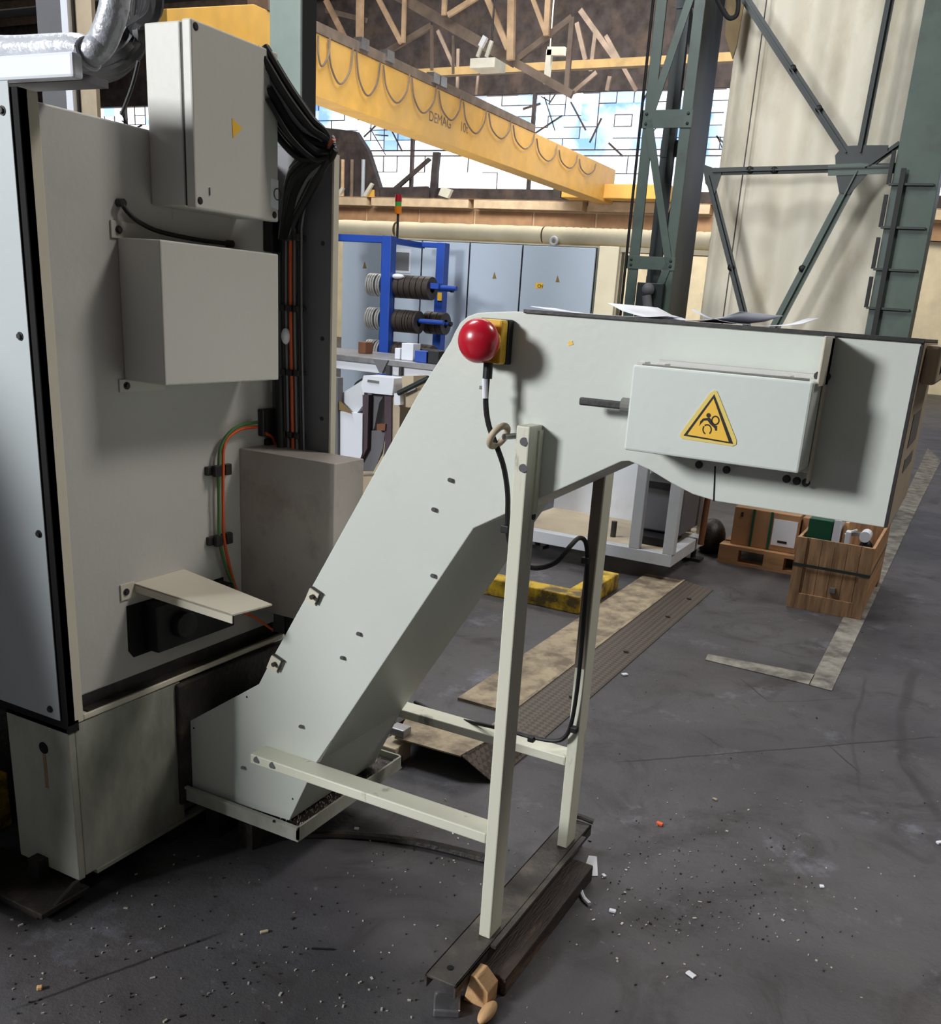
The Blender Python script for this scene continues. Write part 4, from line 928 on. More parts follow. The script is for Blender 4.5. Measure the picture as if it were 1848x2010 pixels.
MB().box(X0 + 0.235, X0 + 0.262, YK + 0.1, YK + 0.16, ZK - 0.02, ZK + 0.05).bar((X0 + 0.23, YK + 0.12, ZK + 0.03), (X0 + 0.29, YK + 0.12, ZK + 0.065), 0.012, 0.012).build('clamp_jaw', M['rail_white'], cl_, bevel=0.003)
MB().cyl((X1 - 0.07, YK + 0.1, ZK + 0.035), (X1 - 0.07, YK + 0.2, ZK + 0.035), 0.03, 16).build('clamp_knob', M['rail_white'], cl_)
tag(MB().sphere((X1 - 0.06, YK + 0.14, ZK - 0.02), 0.035).build('black_handle', M['black']), 'black rounded handle under the clamp in the crate', 'handle')
tag(MB().box(X0 + 0.05, X1 - 0.06, YK + 0.04, YK + 0.095, 0.066, ZK - 0.04).build('packing_heap', M['dark_metal'], bevel=0.02), 'dark metal parts filling the crate up to its rim', 'parts')

# pallet with cartons
pp = A(1408, 1102, z=0); YP = pp.y; XP0 = pp.x
pl = thing('pallet', 'light wooden pallet behind and left of the strapped crate', 'pallet', (XP0 + 0.5, YP + 0.4, 0))
MB().box(XP0, XP0 + 0.72, YP, YP + 0.09, 0.0, 0.02).build('bottom_board', M['pallet_wood'], pl)
for i in range(3):
    MB().box(XP0 + i * 0.295, XP0 + i * 0.295 + 0.13, YP, YP + 0.1, 0.02, 0.10).build('block', M['pallet_wood'], pl)
    MB().box(XP0 + i * 0.295, XP0 + i * 0.295 + 0.13, YP + 0.65, YP + 0.75, 0.0, 0.10).build('block', M['pallet_wood'], pl)
for j in range(5): MB().box(XP0, XP0 + 0.72, YP + j * 0.16, YP + j * 0.16 + 0.12, 0.10, 0.122).build('deck_board', M['pallet_wood'], pl)
zc1 = A(1470, 998, y=YP + 0.06).z
c0_ = A(1436, 1050, y=YP + 0.06).x
cbx = tag(MB().box(c0_, c0_ + 0.42, YP + 0.06, YP + 0.5, 0.123, zc1).build('carton', M['cardboard'], bevel=0.004), 'brown cardboard carton with green straps on the pallet', 'carton')
for fx in (0.12, 0.235): MB().box(c0_ + fx, c0_ + fx + 0.016, YP + 0.056, YP + 0.06, 0.125, zc1).build('strap', M['green_box'], cbx)
MB().box(c0_ + 0.26, c0_ + 0.41, YP + 0.057, YP + 0.06, 0.16, zc1 - 0.04).build('shipping_label', M['paper'], cbx)
MB().box(c0_ + 0.3, c0_ + 0.36, YP + 0.055, YP + 0.057, 0.18, 0.195).box(c0_ + 0.045, c0_ + 0.06, YP + 0.057, YP + 0.06, zc1 - 0.06, zc1 - 0.03).build('label_print', M['ink'], cbx)
tag(MB().box(c0_ + 0.43, c0_ + 0.6, YP + 0.1, YP + 0.5, 0.123, zc1 - 0.01).build('carton', M['cardboard'], bevel=0.004), 'plain cardboard carton at the right end of the pallet, partly behind the crate', 'carton')
hp = A(1395, 1045, z=0.05)
tag(MB().sphere((XP0 - 0.12, YP + 0.25, 0.1), 0.12, (0.8, 1, 1.1)).build('dark_bundle', M['grime'], smooth=True), 'dark bundle on the floor left of the pallet', 'bundle')

# ================================================================== BACKGROUND BENCH AND MACHINE PARTS (left of the conveyor)
YBn = 4.6
bn = thing('work_bench', 'long grey-topped bench with a white front beam seen between machine column and conveyor', 'bench', (-2.6, 4.8, 0))
a0 = A(640, 688, y=YBn); a1 = A(900, 716, y=YBn)
zt_ = A(760, 706, y=YBn).z; zb_ = A(760, 718, y=YBn).z
MB().box(a0.x - 0.4, a1.x, YBn, YBn + 0.6, zb_, zt_).build('bench_top', M['steel'], bn, bevel=0.004)
zw1 = A(760, 735, y=YBn).z
MB().box(a0.x - 0.4, a1.x, YBn + 0.015, YBn + 0.07, zw1, zb_).build('front_beam', M['rail_white'], bn, bevel=0.003)
for (u, w_) in ((763, 10), (787, 6)):
    p = A(u, 730, y=YBn); MB().box(p.x - w_ * 0.0013, p.x + w_ * 0.0013, YBn - 0.01, YBn + 0.015, zw1, zb_).build('bracket', M['dark_metal'], bn)
p = A(745, 705, y=YBn - 0.01); p2 = A(748, 735, y=YBn - 0.01)
MB().poly([A(732, 705, y=YBn - .01), A(762, 707, y=YBn - .01), A(750, 732, y=YBn - .01), A(745, 732, y=YBn - .01)], (0, 0.02, 0)).build('gusset', M['column_grey'], bn)
for lx_, ly_ in ((a0.x - 0.35, YBn + 0.08), (a1.x - 0.1, YBn + 0.08), (a1.x - 0.1, YBn + 0.5)): MB().box(lx_, lx_ + 0.06, ly_, ly_ + 0.06, 0, zb_).build('bench_leg', M['bg_white'], bn)
def on_bench(name, u0, v0, u1, v1, dy, m_, label, cat, dep=0.08):
    a = A(u0, v1, y=YBn + dy); b = A(u1, v0, y=YBn + dy)
    o = MB().box(a.x, b.x, YBn + dy, YBn + dy + dep, zt_ + 0.001, max(b.z, zt_ + 0.01)).build(name, M[m_], bevel=0.003)
    return tag(o, label, cat)
on_bench('white_carton', 788, 675, 812, 698, 0.1, 'rail_white', 'small white box on the grey bench top', 'box')
on_bench('plastic_jar', 775, 684, 786, 698, 0.12, 'rail_white', 'tiny white plastic jar beside the small white box on the bench', 'jar')
on_bench('brown_block', 703, 672, 718, 690, 0.3, 'brown_pipe', 'dark reddish block at the left on the bench', 'block')
on_bench('blue_tray', 814, 690, 838, 702, 0.05, 'blue', 'small blue tray on the bench right of the white box', 'tray')
on_bench('dark_vise', 840, 690, 862, 704, 0.05, 'black', 'black block on the bench beside the blue tray', 'block')
pb0, pb1 = A(800, 683, y=YBn + 0.2), A(890, 698, y=YBn + 0.2)
tag(MB().bar((pb0.x, YBn + 0.2, zt_ + 0.05), (pb1.x, YBn + 0.2, zt_ + 0.05), 0.04, 0.05).box(pb0.x + 0.05, pb0.x + 0.09, YBn + 0.18, YBn + 0.22, zt_, zt_ + 0.03).box(pb1.x - 0.09, pb1.x - 0.05, YBn + 0.18, YBn + 0.22, zt_, zt_ + 0.03).build('steel_bar', M['dark_metal']), 'dark steel bar lying along the right part of the bench', 'bar')

YG = 4.3
gm = thing('grinding_machine', 'white and dark machine parts below the bench, left of the conveyor', 'machine', (A(720, 800, y=YG).x, YG + 0.2, 0))
def gp(name, pts, m_, dep=0.12, dy=0.0, label=None):
    return MB().poly([A(u, v, y=YG + dy) for u, v in pts], (0, dep, 0)).build(name, M[m_], gm, label=label)
gp('lower_panel', [(664, 806), (712, 813), (711, 890), (706, 904), (661, 898)], 'rail_white')
gp('v_block', [(665, 776), (714, 745), (716, 792), (700, 812), (664, 806)], 'bg_white', 0.1, 0.03)
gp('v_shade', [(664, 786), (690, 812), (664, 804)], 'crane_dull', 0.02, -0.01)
gp('head_block', [(714, 737), (774, 743), (770, 776), (713, 770), (709, 757)], 'rail_white', 0.15, -0.02)
gp('head_label', [(722, 745), (744, 748), (743, 753), (721, 750)], 'grey_ink', 0.002, -0.024)
gp('guide_rail', [(652, 740), (663, 742), (663, 905), (652, 905)], 'column_grey', 0.05, -0.02)
gp('bellows', [(712, 775), (724, 776), (721, 880), (708, 905), (712, 850)], 'purple', 0.1, 0.01)
gp('bellows', [(755, 775), (769, 776), (768, 880), (750, 925), (756, 870)], 'purple', 0.1, 0.01)
gp('arch', [(722, 770), (757, 772), (745, 790), (735, 840), (724, 860)], 'column_grey', 0.1, 0.05)
gp('slope_panel', [(724, 845), (757, 845), (752, 880), (735, 925), (705, 925), (720, 880)], 'column_grey', 0.03, 0.04)
gp('red_block', [(740, 832), (757, 832), (756, 845), (740, 845)], 'brown_pipe', 0.05, 0.0)
gp('side_post', [(769, 776), (786, 778), (784, 850), (757, 925), (731, 930), (752, 890)], 'bg_beige', 0.12, 0.02)
gp('motor_block', [(789, 738), (812, 738), (812, 762), (790, 762)], 'bg_beige', 0.14, 0.0)
gp('motor_housing', [(788, 776), (825, 760), (828, 790), (804, 800), (790, 798)], 'bg_beige', 0.14, 0.02)
gp('roller_pin', [(774, 772), (786, 772), (786, 795), (774, 795)], 'rail_white', 0.05, -0.02)
MB().cyl(A(782, 772, y=YG - 0.02), A(842, 742, y=YG - 0.02), 0.014, 10).build('link_rod', M['green_dark'], gm)
gp('base_plinth', [(640, 935), (760, 935), (720, 1100), (600, 1100)], 'bg_beige', 0.4, 0.05)
MB().tube([A(712, 745, y=YG + 0.1), A(698, 757, y=YG + 0.1), A(696, 785, y=YG + 0.1)], 0.009, 8).build('hose', M['black'], gm, smooth=True)

# ================================================================== BLUE RING RACK
YR = 6.5
rk = thing('storage_rack', 'blue steel rack holding dark chuck rings on its arms in front of grey cabinets', 'rack', (A(800, 560, y=YR).x, YR + 0.3, 0))
def vpost(u0, u1, vt, y, dep=0.08, nm='post'):
    a = A(u0, 600, y=y).x; b = A(u1, 600, y=y).x
    return MB().box(a, b, y, y + dep, 0, A((u0 + u1) / 2, vt, y=y).z).build(nm, M['blue'], rk, bevel=0.004)
vpost(746, 764, 462, YR); vpost(852, 868, 476, YR + 0.5)
zt1 = A(755, 462, y=YR).z
xa_, xb2 = A(640, 460, y=YR).x, A(764, 460, y=YR).x
MB().box(xa_ - 0.2, xb2 - 0.002, YR + 0.001, YR + 0.061, zt1 - 0.055, zt1 - 0.002).build('top_beam', M['blue'], rk, bevel=0.004)
xR2 = A(868, 600, y=YR + 0.5).x
zt2 = A(860, 476, y=YR + 0.5).z
MB().box(xb2 - 0.1, xR2 - 0.002, YR + 0.501, YR + 0.561, zt2 - 0.04, zt2 - 0.002).build('top_beam', M['blue'], rk, bevel=0.004)
MB().box(xb2 - 0.06, xb2 - 0.01, YR + 0.05, YR + 0.55, zt1 - 0.05, zt1 - 0.007).build('top_beam', M['blue'], rk)
rowz = [A(800, 560, y=YR + 0.1).z, A(800, 628, y=YR + 0.1).z, A(800, 692, y=YR + 0.1).z]
xl_ = A(725, 560, y=YR + 0.1).x; xr_ = A(868, 560, y=YR + 0.1).x
for i, z_ in enumerate(rowz):
    MB().cyl((xl_ - 0.02, YR + 0.12, z_), (xr_ + (0.02 if i else 0.12), YR + 0.12, z_), 0.018, 12).build('arm', M['blue'], rk)
    if i < 2:
        MB().cyl((xl_ + 0.1, YR + 0.36, z_ - 0.01), (A(891, 560, y=YR + 0.36).x - 0.02, YR + 0.36, z_ - 0.01), 0.014, 12).build('arm', M['blue'], rk)
        MB().cyl((A(886, 560, y=YR + 0.36).x, YR + 0.36, z_ - 0.01), (A(891, 560, y=YR + 0.36).x, YR + 0.36, z_ - 0.01), 0.019, 12).build('arm_cap', M['black'], rk)
MB().box(A(858, 600, y=YR + .49).x, A(866, 600, y=YR + .49).x, YR + 0.49, YR + 0.5, A(862, 590, y=YR + .5).z, A(862, 574, y=YR + .5).z).build('yellow_tag', M['sign_yellow'], rk)
MB().box(xl_ + 0.1, xr_ - 0.02, YR + 0.08, YR + 0.16, rowz[0] - 0.012, rowz[0] + 0.03).build('shelf_bar', M['blue'], rk)
# rings: two thing kinds, copied
def ring_proto(nm, matr, th):
    return MB().ringdisc((0, 0, 0), (1, 0, 0), 0.092, 0.03, th, 26)
ring0 = None
ORD = ['leftmost', 'second from left', 'third from left', 'fourth from left', 'fifth from left', 'sixth from left', 'seventh from left', 'eighth from left', 'ninth from left']
def ring(x, row, th, m_, label, grp, y=None, R=1.0):
    yy = (YR + 0.12) if y is None else y
    mb = MB().ringdisc((x, yy, rowz[row] - 0.012), (1, 0, 0), 0.088 * R, 0.032, th, 26)
    o = mb.build('chuck_ring', M[m_], smooth=True, bevel=0.003)
    return tag(o, label, 'ring', grp)
names = ['top', 'middle', 'lowest']
xpost = A(746, 600, y=YR).x
for row in range(3):
    x_ = xl_
    for k in range(6):      # bright ones left of the front post
        ring(x_, row, 0.017, 'ring_edge', 'bright ring %s on the %s rack arm, left of the post' % (ORD[k], names[row]), 'bright rings on the %s arm, left of the front post' % names[row])
        x_ += 0.022 if k != 3 else 0.032
    if row == 2:
        xs_ = [(A(772, 600, y=YR + .12).x + 0.05 * k, 0.046) for k in range(8)]
    elif row == 0:
        xs_ = [(A(768, 600, y=YR + .12).x + 0.055 * k, 0.05) for k in range(7)]
    else:
        xs_ = [(A(768, 600, y=YR + .12).x + 0.05 * k, 0.046) for k in range(3)] + [(A(790, 600, y=YR + .12).x + 0.03 + 0.026 * k, 0.021) for k in range(5)] + [(A(826, 600, y=YR + .12).x - 0.055, 0.05)]
    for j, (xx, th) in enumerate(xs_):
        ring(xx, row, th, 'ring_dark', 'dark ring %s on the %s rack arm, right of the post' % (ORD[j], names[row]), 'dark rings on the %s arm' % names[row])
for k in range(3):
    ring(A(840, 600, y=YR + .36).x + 0.062 * k, 1, 0.056, 'ring_dark', 'dark ring %s on the middle rear arm of the blue rack' % ORD[k], 'dark rings on the middle rear arm', YR + 0.36)
tag(MB().sphere((A(780, 540, y=YR + .05).x, YR + 0.06, rowz[0] + 0.06), 0.035, (1.6, 1, 0.6)).build('rag', M['paper'], smooth=True), 'grey-white rag on the top bar of the blue rack', 'rag')

# ================================================================== GREY CABINET ROW
YCb = 7.306
ztc_ = 2.0
edges = [A(672, 480, y=YCb).x, A(750, 480, y=YCb).x, A(829, 480, y=YCb).x, A(923, 480, y=YCb).x, A(1027, 480, y=YCb).x, A(1172, 487, y=YCb).x]
labs = ['leftmost grey-blue electrical cabinet, partly behind the rack beam', 'grey-blue cabinet with a ventilation louvre behind the blue rack', 'grey-blue cabinet behind the right post of the blue rack', 'grey-blue cabinet with one small warning triangle, right of the rack', 'wide grey-blue cabinet at the right end of the row with yellow label']
for i in range(5):
    x0, x1 = edges[i], edges[i + 1]
    cbn = thing('electrical_cabinet', labs[i], 'cabinet', ((x0 + x1) / 2, YCb + 0.25, 0), 'row of grey electrical cabinets')
    MB().box(x0 + 0.001, x1 - 0.001, YCb + 0.02, YCb + 0.5, 0, ztc_).build('body', M['cabinet'], cbn)
    MB().box(x0 + 0.007, x1 - 0.007, YCb, YCb + 0.018, 0.08, ztc_ - 0.008).build('door', M['cabinet'], cbn, bevel=0.003)
    MB().box(x0 + 0.001, x1 - 0.001, YCb + 0.017, YCb + 0.021, 0, ztc_ - 0.002).build('door_gap', M['void'], cbn)
    if i >= 3 or i == 0:
        u, v = ((716, 520), (0, 0), (0, 0), (971, 540), (1095, 547))[i]
        MB().poly([A(u, v - 7, y=YCb - 0.001), A(u + 4, v + 7, y=YCb - 0.001), A(u - 4, v + 7, y=YCb - 0.001)], (0, 0.001, 0)).build('warning_triangle', M['crane_dull'], cbn)
    if i == 4:
        MB().poly([A(1052, 555, y=YCb - 0.001), A(1067, 555, y=YCb - 0.001), A(1066, 566, y=YCb - 0.001), A(1051, 566, y=YCb - 0.001)], (0, 0.001, 0)).build('yellow_label', M['sign_yellow'], cbn)
        text_mesh('CN', 0.035, A(1055, 564, y=YCb - 0.003), (1, 0, 0), (0, 0, 1), M['ink'], 'label_text', cbn)
    if i == 1:
        pass
lv = ORG['electrical_cabinet.002']
cbn = bpy.data.objects['electrical_cabinet.002']
for o in bpy.data.objects:
    if o.get('label') == labs[1]: cbn = o
p0, p1 = A(772, 530, y=YCb - 0.004), A(804, 496, y=YCb - 0.004)
mb = MB().box(p0.x, p1.x, YCb - 0.006, YCb, p0.z, p1.z).build('ventilation_panel', M['column_grey'], cbn)
MB().box(p0.x - 0.02, p1.x + 0.02, YCb - 0.004, YCb, p0.z - 0.02, p1.z + 0.03).build('panel_frame', M['bg_white'], cbn)
# signal lamp tower on top
sx = A(780, 470, y=YCb + 0.2).x
sl = thing('signal_tower', 'signal lamp tower with red, green and orange lenses on the cabinet tops', 'signal lamp', (sx, YCb + 0.2, ztc_ ))
def sz(v): return A(779, v, y=YCb + 0.2).z
MB().cyl((sx, YCb + 0.2, ztc_), (sx, YCb + 0.2, sz(420)), 0.011, 10).build('pole', M['dark_metal'], sl)
MB().cyl((sx, YCb + 0.2, sz(420)), (sx, YCb + 0.2, sz(405)), 0.03, 14).build('orange_lens', M['orange_lamp'], sl)
MB().cyl((sx, YCb + 0.2, sz(405)), (sx, YCb + 0.2, sz(396)), 0.028, 14).build('green_lens', M['green_lamp'], sl)
MB().cyl((sx, YCb + 0.2, sz(396)), (sx, YCb + 0.2, sz(382)), 0.03, 14).build('red_lens', M['red'], sl)
# beige door panel right of the cabinets
x0 = A(1174, 500, y=YCb).x + 0.004; x1 = A(1214, 500, y=YCb).x
tag(MB().box(x0, x1, YCb + 0.01, YCb + 0.05, 0, A(1190, 483, y=YCb).z).build('partition_panel', M['wall_cream'], bevel=0.005), 'cream partition panel standing right of the grey cabinets', 'panel')
# ribbed cream rolls running along the wall above the cabinets
YRo = 12.0
z0r, z1r = A(940, 474, y=YRo).z, A(940, 440, y=YRo).z
rr = (z1r - z0r) / 2
def roll(u0, u1, label, rib):
    mb = MB(); xa_, xb3 = A(u0, 455, y=YRo).x, A(u1, 460, y=YRo).x
    nn = max(2, int((xb3 - xa_) / rib)); d = (xb3 - xa_) / nn; pts = []
    k = 18
    prev = None
    for i in range(nn * 4 + 1):
        x_ = xa_ + (xb3 - xa_) * i / (nn * 4); r_ = rr * (1 - 0.05 * (i % 4 == 0))
        ring_ = [mb.bm.verts.new((x_, YRo + r_ * math.cos(2 * math.pi * a / k), (z0r + z1r) / 2 + r_ * math.sin(2 * math.pi * a / k))) for a in range(k)]
        if prev:
            for a in range(k): mb._f([prev[a], prev[(a + 1) % k], ring_[(a + 1) % k], ring_[a]])
        prev = ring_
    return tag(mb.build('rolled_tarpaulin', M['wall_cream'], smooth=True), label, 'duct', )
roll(560, 778, 'long cream rolled tarpaulin above the blue rack, left of the signal lamp', 0.4)
roll(783, 1068, 'cream rolled tarpaulin above the cabinets, right of the signal lamp', 0.35)
roll(1071, 1400, 'finely ribbed cream roll above the right end of the cabinets', 0.1)
for u in (778, 783, 1070): pass
bm_ = MB().box(A(500, 470, y=YRo).x, A(1420, 470, y=YRo).x, YRo - 0.1, YRo + 0.1, z0r - 0.06, z0r - 0.001)
for u in (560, 900, 1210): 
    p = A(u, 470, y=YRo); bm_.box(p.x, p.x + 0.12, YRo - 0.06, YRo + 0.06, 0, z0r - 0.06)
tag(bm_.build('support_beam', M['wall_cream']), 'cream beam on posts carrying the rolled tarpaulins', 'beam')
p = A(1065, 468, y=YRo - 0.5)
tag(MB().torus((p.x, YRo - rr - 0.03, p.z), (0, 1, 0), 0.045, 0.02).build('white_ring', M['rail_white'], smooth=True), 'white ring in front of the ribbed cream roll', 'ring')

# ================================================================== LATTICE COLUMN, BRACING, TARPAULIN
YL9 = 9.0
xl0 = (A(1284, 0, y=YL9).x + A(1240, 503, y=YL9).x) / 2
xl1 = xl0 + 0.1
xr1 = (A(1380, 0, y=YL9).x + A(1331, 503, y=YL9).x) / 2
xr0 = xr1 - 0.1
YL9b = A(1387, 300, x=xr1).y
lc = thing('lattice_column', 'dark green riveted lattice column standing in the middle of the hall', 'column', ((xl0 + xr1) / 2, (YL9 + YL9b) / 2, 0))
HT = 7.5
def chord(x0, x1, y0, y1, m_='green_steel'):
    MB().box(x0, x1, y0, y1, 0, HT).build('chord', M[m_], lc, bevel=0.003)
chord(xl0, xl1, YL9, YL9 + 0.02); chord(xr0, xr1, YL9, YL9 + 0.02)
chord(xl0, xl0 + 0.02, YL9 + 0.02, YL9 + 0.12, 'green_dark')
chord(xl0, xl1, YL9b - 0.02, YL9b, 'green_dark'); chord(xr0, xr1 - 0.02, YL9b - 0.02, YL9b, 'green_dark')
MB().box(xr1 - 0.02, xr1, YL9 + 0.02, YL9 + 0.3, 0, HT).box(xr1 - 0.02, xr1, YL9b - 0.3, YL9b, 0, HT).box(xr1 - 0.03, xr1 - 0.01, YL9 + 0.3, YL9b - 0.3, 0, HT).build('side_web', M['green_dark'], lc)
def pl_z(v, u=1290): return A(u, v, y=YL9).z
for (va, vb) in ((252, 216), (530, 504), (-60, -95)):
    za_, zb_2 = pl_z(va), pl_z(vb)
    pt = MB().box(xl0 - 0.01, xr1 + 0.01, YL9 - 0.012, YL9, za_, zb_2).build('batten_plate', M['green_steel'], lc, bevel=0.002)
    for sx_ in (xl0 + 0.03, xr1 - 0.03):
        for zz in (za_ + 0.035, zb_2 - 0.035):
            MB().sphere((sx_, YL9 - 0.014, zz), 0.014, (1, 0.6, 1), 10).build('rivet', M['green_dark'], pt)
    MB().box(xl0, xr1, YL9b - 0.03, YL9b - 0.02, za_ - 0.15, zb_2 - 0.15).build('batten_plate', M['green_dark'], lc)
zz = [pl_z(-80), pl_z(236), pl_z(516), pl_z(760)]
for k, (a_, b_) in enumerate(((zz[1], zz[0]), (zz[2], zz[1]), (zz[3], zz[2]))):
    l_, r_ = (xl0 + 0.05, xr1 - 0.05)
    if k % 2: l_, r_ = r_, l_
    MB().bar((l_, YL9 - 0.006, a_), (r_, YL9 - 0.006, b_), 0.07, 0.012).build('diagonal', M['green_steel'], lc)
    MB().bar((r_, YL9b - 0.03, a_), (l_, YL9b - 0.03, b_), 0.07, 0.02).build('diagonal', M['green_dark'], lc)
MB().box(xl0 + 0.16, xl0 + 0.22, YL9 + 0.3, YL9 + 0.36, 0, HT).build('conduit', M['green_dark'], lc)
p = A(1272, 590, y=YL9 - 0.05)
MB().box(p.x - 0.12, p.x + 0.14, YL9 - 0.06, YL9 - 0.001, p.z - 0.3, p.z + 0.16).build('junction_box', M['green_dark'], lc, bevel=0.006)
MB().cyl(A(1274, 625, y=YL9 - 0.1), A(1270, 580, y=YL9 - 0.1), 0.045, 12).sphere(A(1273, 568, y=YL9 - 0.1), 0.06).build('grey_valve', M['column_grey'], lc)
MB().cyl((xl0 - 0.02, YL9 - 0.02, 0), (xl0 - 0.02, YL9 - 0.02, HT), 0.014, 8).build('cable', M['black'], lc)
# right hand solid column
cx0, cx1 = A(1697, 659, y=YL9).x, A(1783, 665, y=YL9).x
gc = thing('green_column', 'wide solid dark green steel column at the right edge', 'column', ((cx0 + cx1) / 2, 9.2, 0))
MB().box(cx0, cx1, YL9, YL9 + 0.03, 0, HT).box(cx1 - 0.02, cx1, YL9 + 0.03, YL9 + 0.35, 0, HT).box(cx0, cx0 + 0.02, YL9 + 0.03, YL9 + 0.35, 0, HT).build('column_shaft', M['green_steel'], gc, bevel=0.003)
xx = A(1777, 335, y=YL9 - 0.06).x
MB().box(xx - 0.03, xx + 0.01, YL9 - 0.07, YL9 - 0.05, 0.3, A(1777, 330, y=YL9 - .06).z).build('conductor_rail', M['black'], gc)
for v in (362, 447, 530, 607):
    z_ = A(1760, v, y=YL9).z
    MB().box(cx0 - 0.02, cx1 - 0.03, YL9 - 0.05, YL9 - 0.001, z_ - 0.012, z_ + 0.006).build('bracket', M['green_dark'], gc)
    MB().box(cx0 - 0.04, cx0 - 0.01, YL9 - 0.04, YL9, z_, z_ + 0.25).build('bracket_lug', M['black'], gc)
# cross bracing between the columns
cbx_ = thing('cross_bracing', 'dark green angle-iron cross bracing between lattice column and solid column', 'bracing', (A(1600, 500, y=9.05).x, 9.05, 0))
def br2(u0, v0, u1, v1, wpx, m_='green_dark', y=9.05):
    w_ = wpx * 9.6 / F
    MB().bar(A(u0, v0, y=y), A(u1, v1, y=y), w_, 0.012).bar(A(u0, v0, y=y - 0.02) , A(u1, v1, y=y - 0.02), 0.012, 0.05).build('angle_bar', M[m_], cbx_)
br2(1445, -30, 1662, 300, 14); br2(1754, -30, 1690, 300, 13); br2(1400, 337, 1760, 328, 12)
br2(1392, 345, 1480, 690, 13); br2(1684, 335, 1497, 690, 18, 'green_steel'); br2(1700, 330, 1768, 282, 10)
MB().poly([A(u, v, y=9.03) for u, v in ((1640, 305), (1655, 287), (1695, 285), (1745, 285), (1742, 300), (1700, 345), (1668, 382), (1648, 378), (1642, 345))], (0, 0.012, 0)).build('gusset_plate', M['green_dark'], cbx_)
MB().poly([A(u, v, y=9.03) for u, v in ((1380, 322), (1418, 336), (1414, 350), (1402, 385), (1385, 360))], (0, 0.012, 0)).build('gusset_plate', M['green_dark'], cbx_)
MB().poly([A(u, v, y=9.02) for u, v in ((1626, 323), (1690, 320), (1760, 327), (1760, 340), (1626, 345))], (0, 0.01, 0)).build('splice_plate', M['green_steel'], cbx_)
for (u, v) in ((1557, 134), (1608, 213), (1472, 333), (1520, 334), (1575, 527), (1435, 525)):
    MB().sphere(A(u, v, y=9.02), 0.03, (1, 0.6, 1), 10).build('bolt', M['black'], cbx_)
# tarpaulin curtain
YT = 9.5
mb = MB(); nx, nz = 90, 12
xa_, xb4 = (A(1462, 0, y=YT).x + A(1362, 640, y=YT).x) / 2, A(1730, 600, y=YT).x
zt0, zt1_ = 0.05, 4.6
rt = random.Random(2)
ph = [(rt.uniform(3, 18), rt.uniform(0, 6), rt.uniform(0.006, 0.02)) for _ in range(9)]
grid = []
for i in range(nx + 1):
    col = []
    for j in range(nz + 1):
        x_ = xa_ + (xb4 - xa_) * i / nx; z_ = zt0 + (zt1_ - zt0) * j / nz
        off = sum(a * math.sin(k_ * x_ + p_ + 0.15 * z_ * math.sin(p_)) for k_, p_, a in ph)
        off += 0.05 * math.exp(-((x_ - xa_ - 0.05) / 0.06) ** 2)
        col.append(mb.bm.verts.new((x_, YT + off, z_)))
    grid.append(col)
for i in range(nx):
    for j in range(nz): mb._f([grid[i][j], grid[i + 1][j], grid[i + 1][j + 1], grid[i][j + 1]])
o = mb.build('tarpaulin_curtain', M['curtain'], smooth=True)
md = o.modifiers.new('thickness', 'SOLIDIFY'); md.thickness = 0.004
tag(o, 'large cream tarpaulin curtain hanging behind the green cross bracing', 'curtain')
xsn = (A(1500, 0, y=YT - 0.08).x + A(1424, 640, y=YT - 0.08).x) / 2
tag(MB().cyl((xsn, YT - 0.09, 0.0), (xsn, YT - 0.09, 4.6), 0.006, 6).build('hanging_cord', M['dark_metal']), 'thin dark cord hanging down in front of the tarpaulin curtain', 'cord')
pts = [A(1400, -20, y=8.9), A(1420, 20, y=8.9), A(1432, 35, y=8.9), A(1446, 30, y=8.9), A(1450, 5, y=8.9), A(1445, -20, y=8.9)]
tag(MB().tube(pts, 0.02, 8).build('cable_loop', M['black'], smooth=True), 'black cable loop at the head of the lattice column', 'cable')
mb = MB().poly([A(u, v, y=9.3) for u, v in ((1428, -20), (1465, -20), (1446, 90), (1438, 115), (1424, 70))], (0, 0.03, 0))
tag(mb.build('cloth_flap', M['crane_dull']), 'yellowish cloth flap at the upper left corner of the curtain', 'cloth')

# ================================================================== CRANE
XG = -11.396
zg0, zg1 = 4.77, 5.745
cr_ = thing('overhead_crane', 'long yellow overhead crane girder with hanging cable loops crossing the hall', 'crane', (XG - 0.3, 20, zg0))
MB().poly([(XG, 11.27, zg0), (XG, 11.27, 5.19), (XG, 13.1, zg1), (XG, 29.4, zg1), (XG, 29.4, zg0)], (-0.5, 0, 0)).build('girder', M['crane'], cr_, bevel=0.01)
MB().box(XG - 0.4, XG + 0.02, 13.4, 23.5, zg1 + 0.001, zg1 + 0.17).build('cable_track', M['truss_dark'], cr_)
e0, e1_ = A(1112, 388, y=29), A(1290, 388, y=29)
MB().box(e0.x, e1_.x + 0.5, 28.6, 29.3, 4.85, 5.25).build('end_carriage', M['crane'], cr_, bevel=0.02)
MB().box(A(1093, 388, y=29).x, A(1108, 388, y=29).x, 28.7, 29.1, 4.85, 5.2).build('travel_motor', M['dark_metal'], cr_)
fest = [((625, 70), (632, 130), (648, 75)), ((645, 78), (668, 165), (694, 94)), ((700, 100), (722, 188), (747, 122)), ((753, 128), (779, 202), (805, 145)), ((809, 152), (831, 222), (858, 168)), ((862, 178), (886, 236), (906, 188)), ((910, 200), (934, 262), (956, 210)), ((960, 222), (984, 272), (1004, 236)), ((1008, 246), (1030, 292), (1050, 262)), ((1054, 272), (1076, 316), (1094, 284)), ((1098, 294), (1118, 330), (1134, 304)), ((1138, 312), (1154, 342), (1170, 322))]
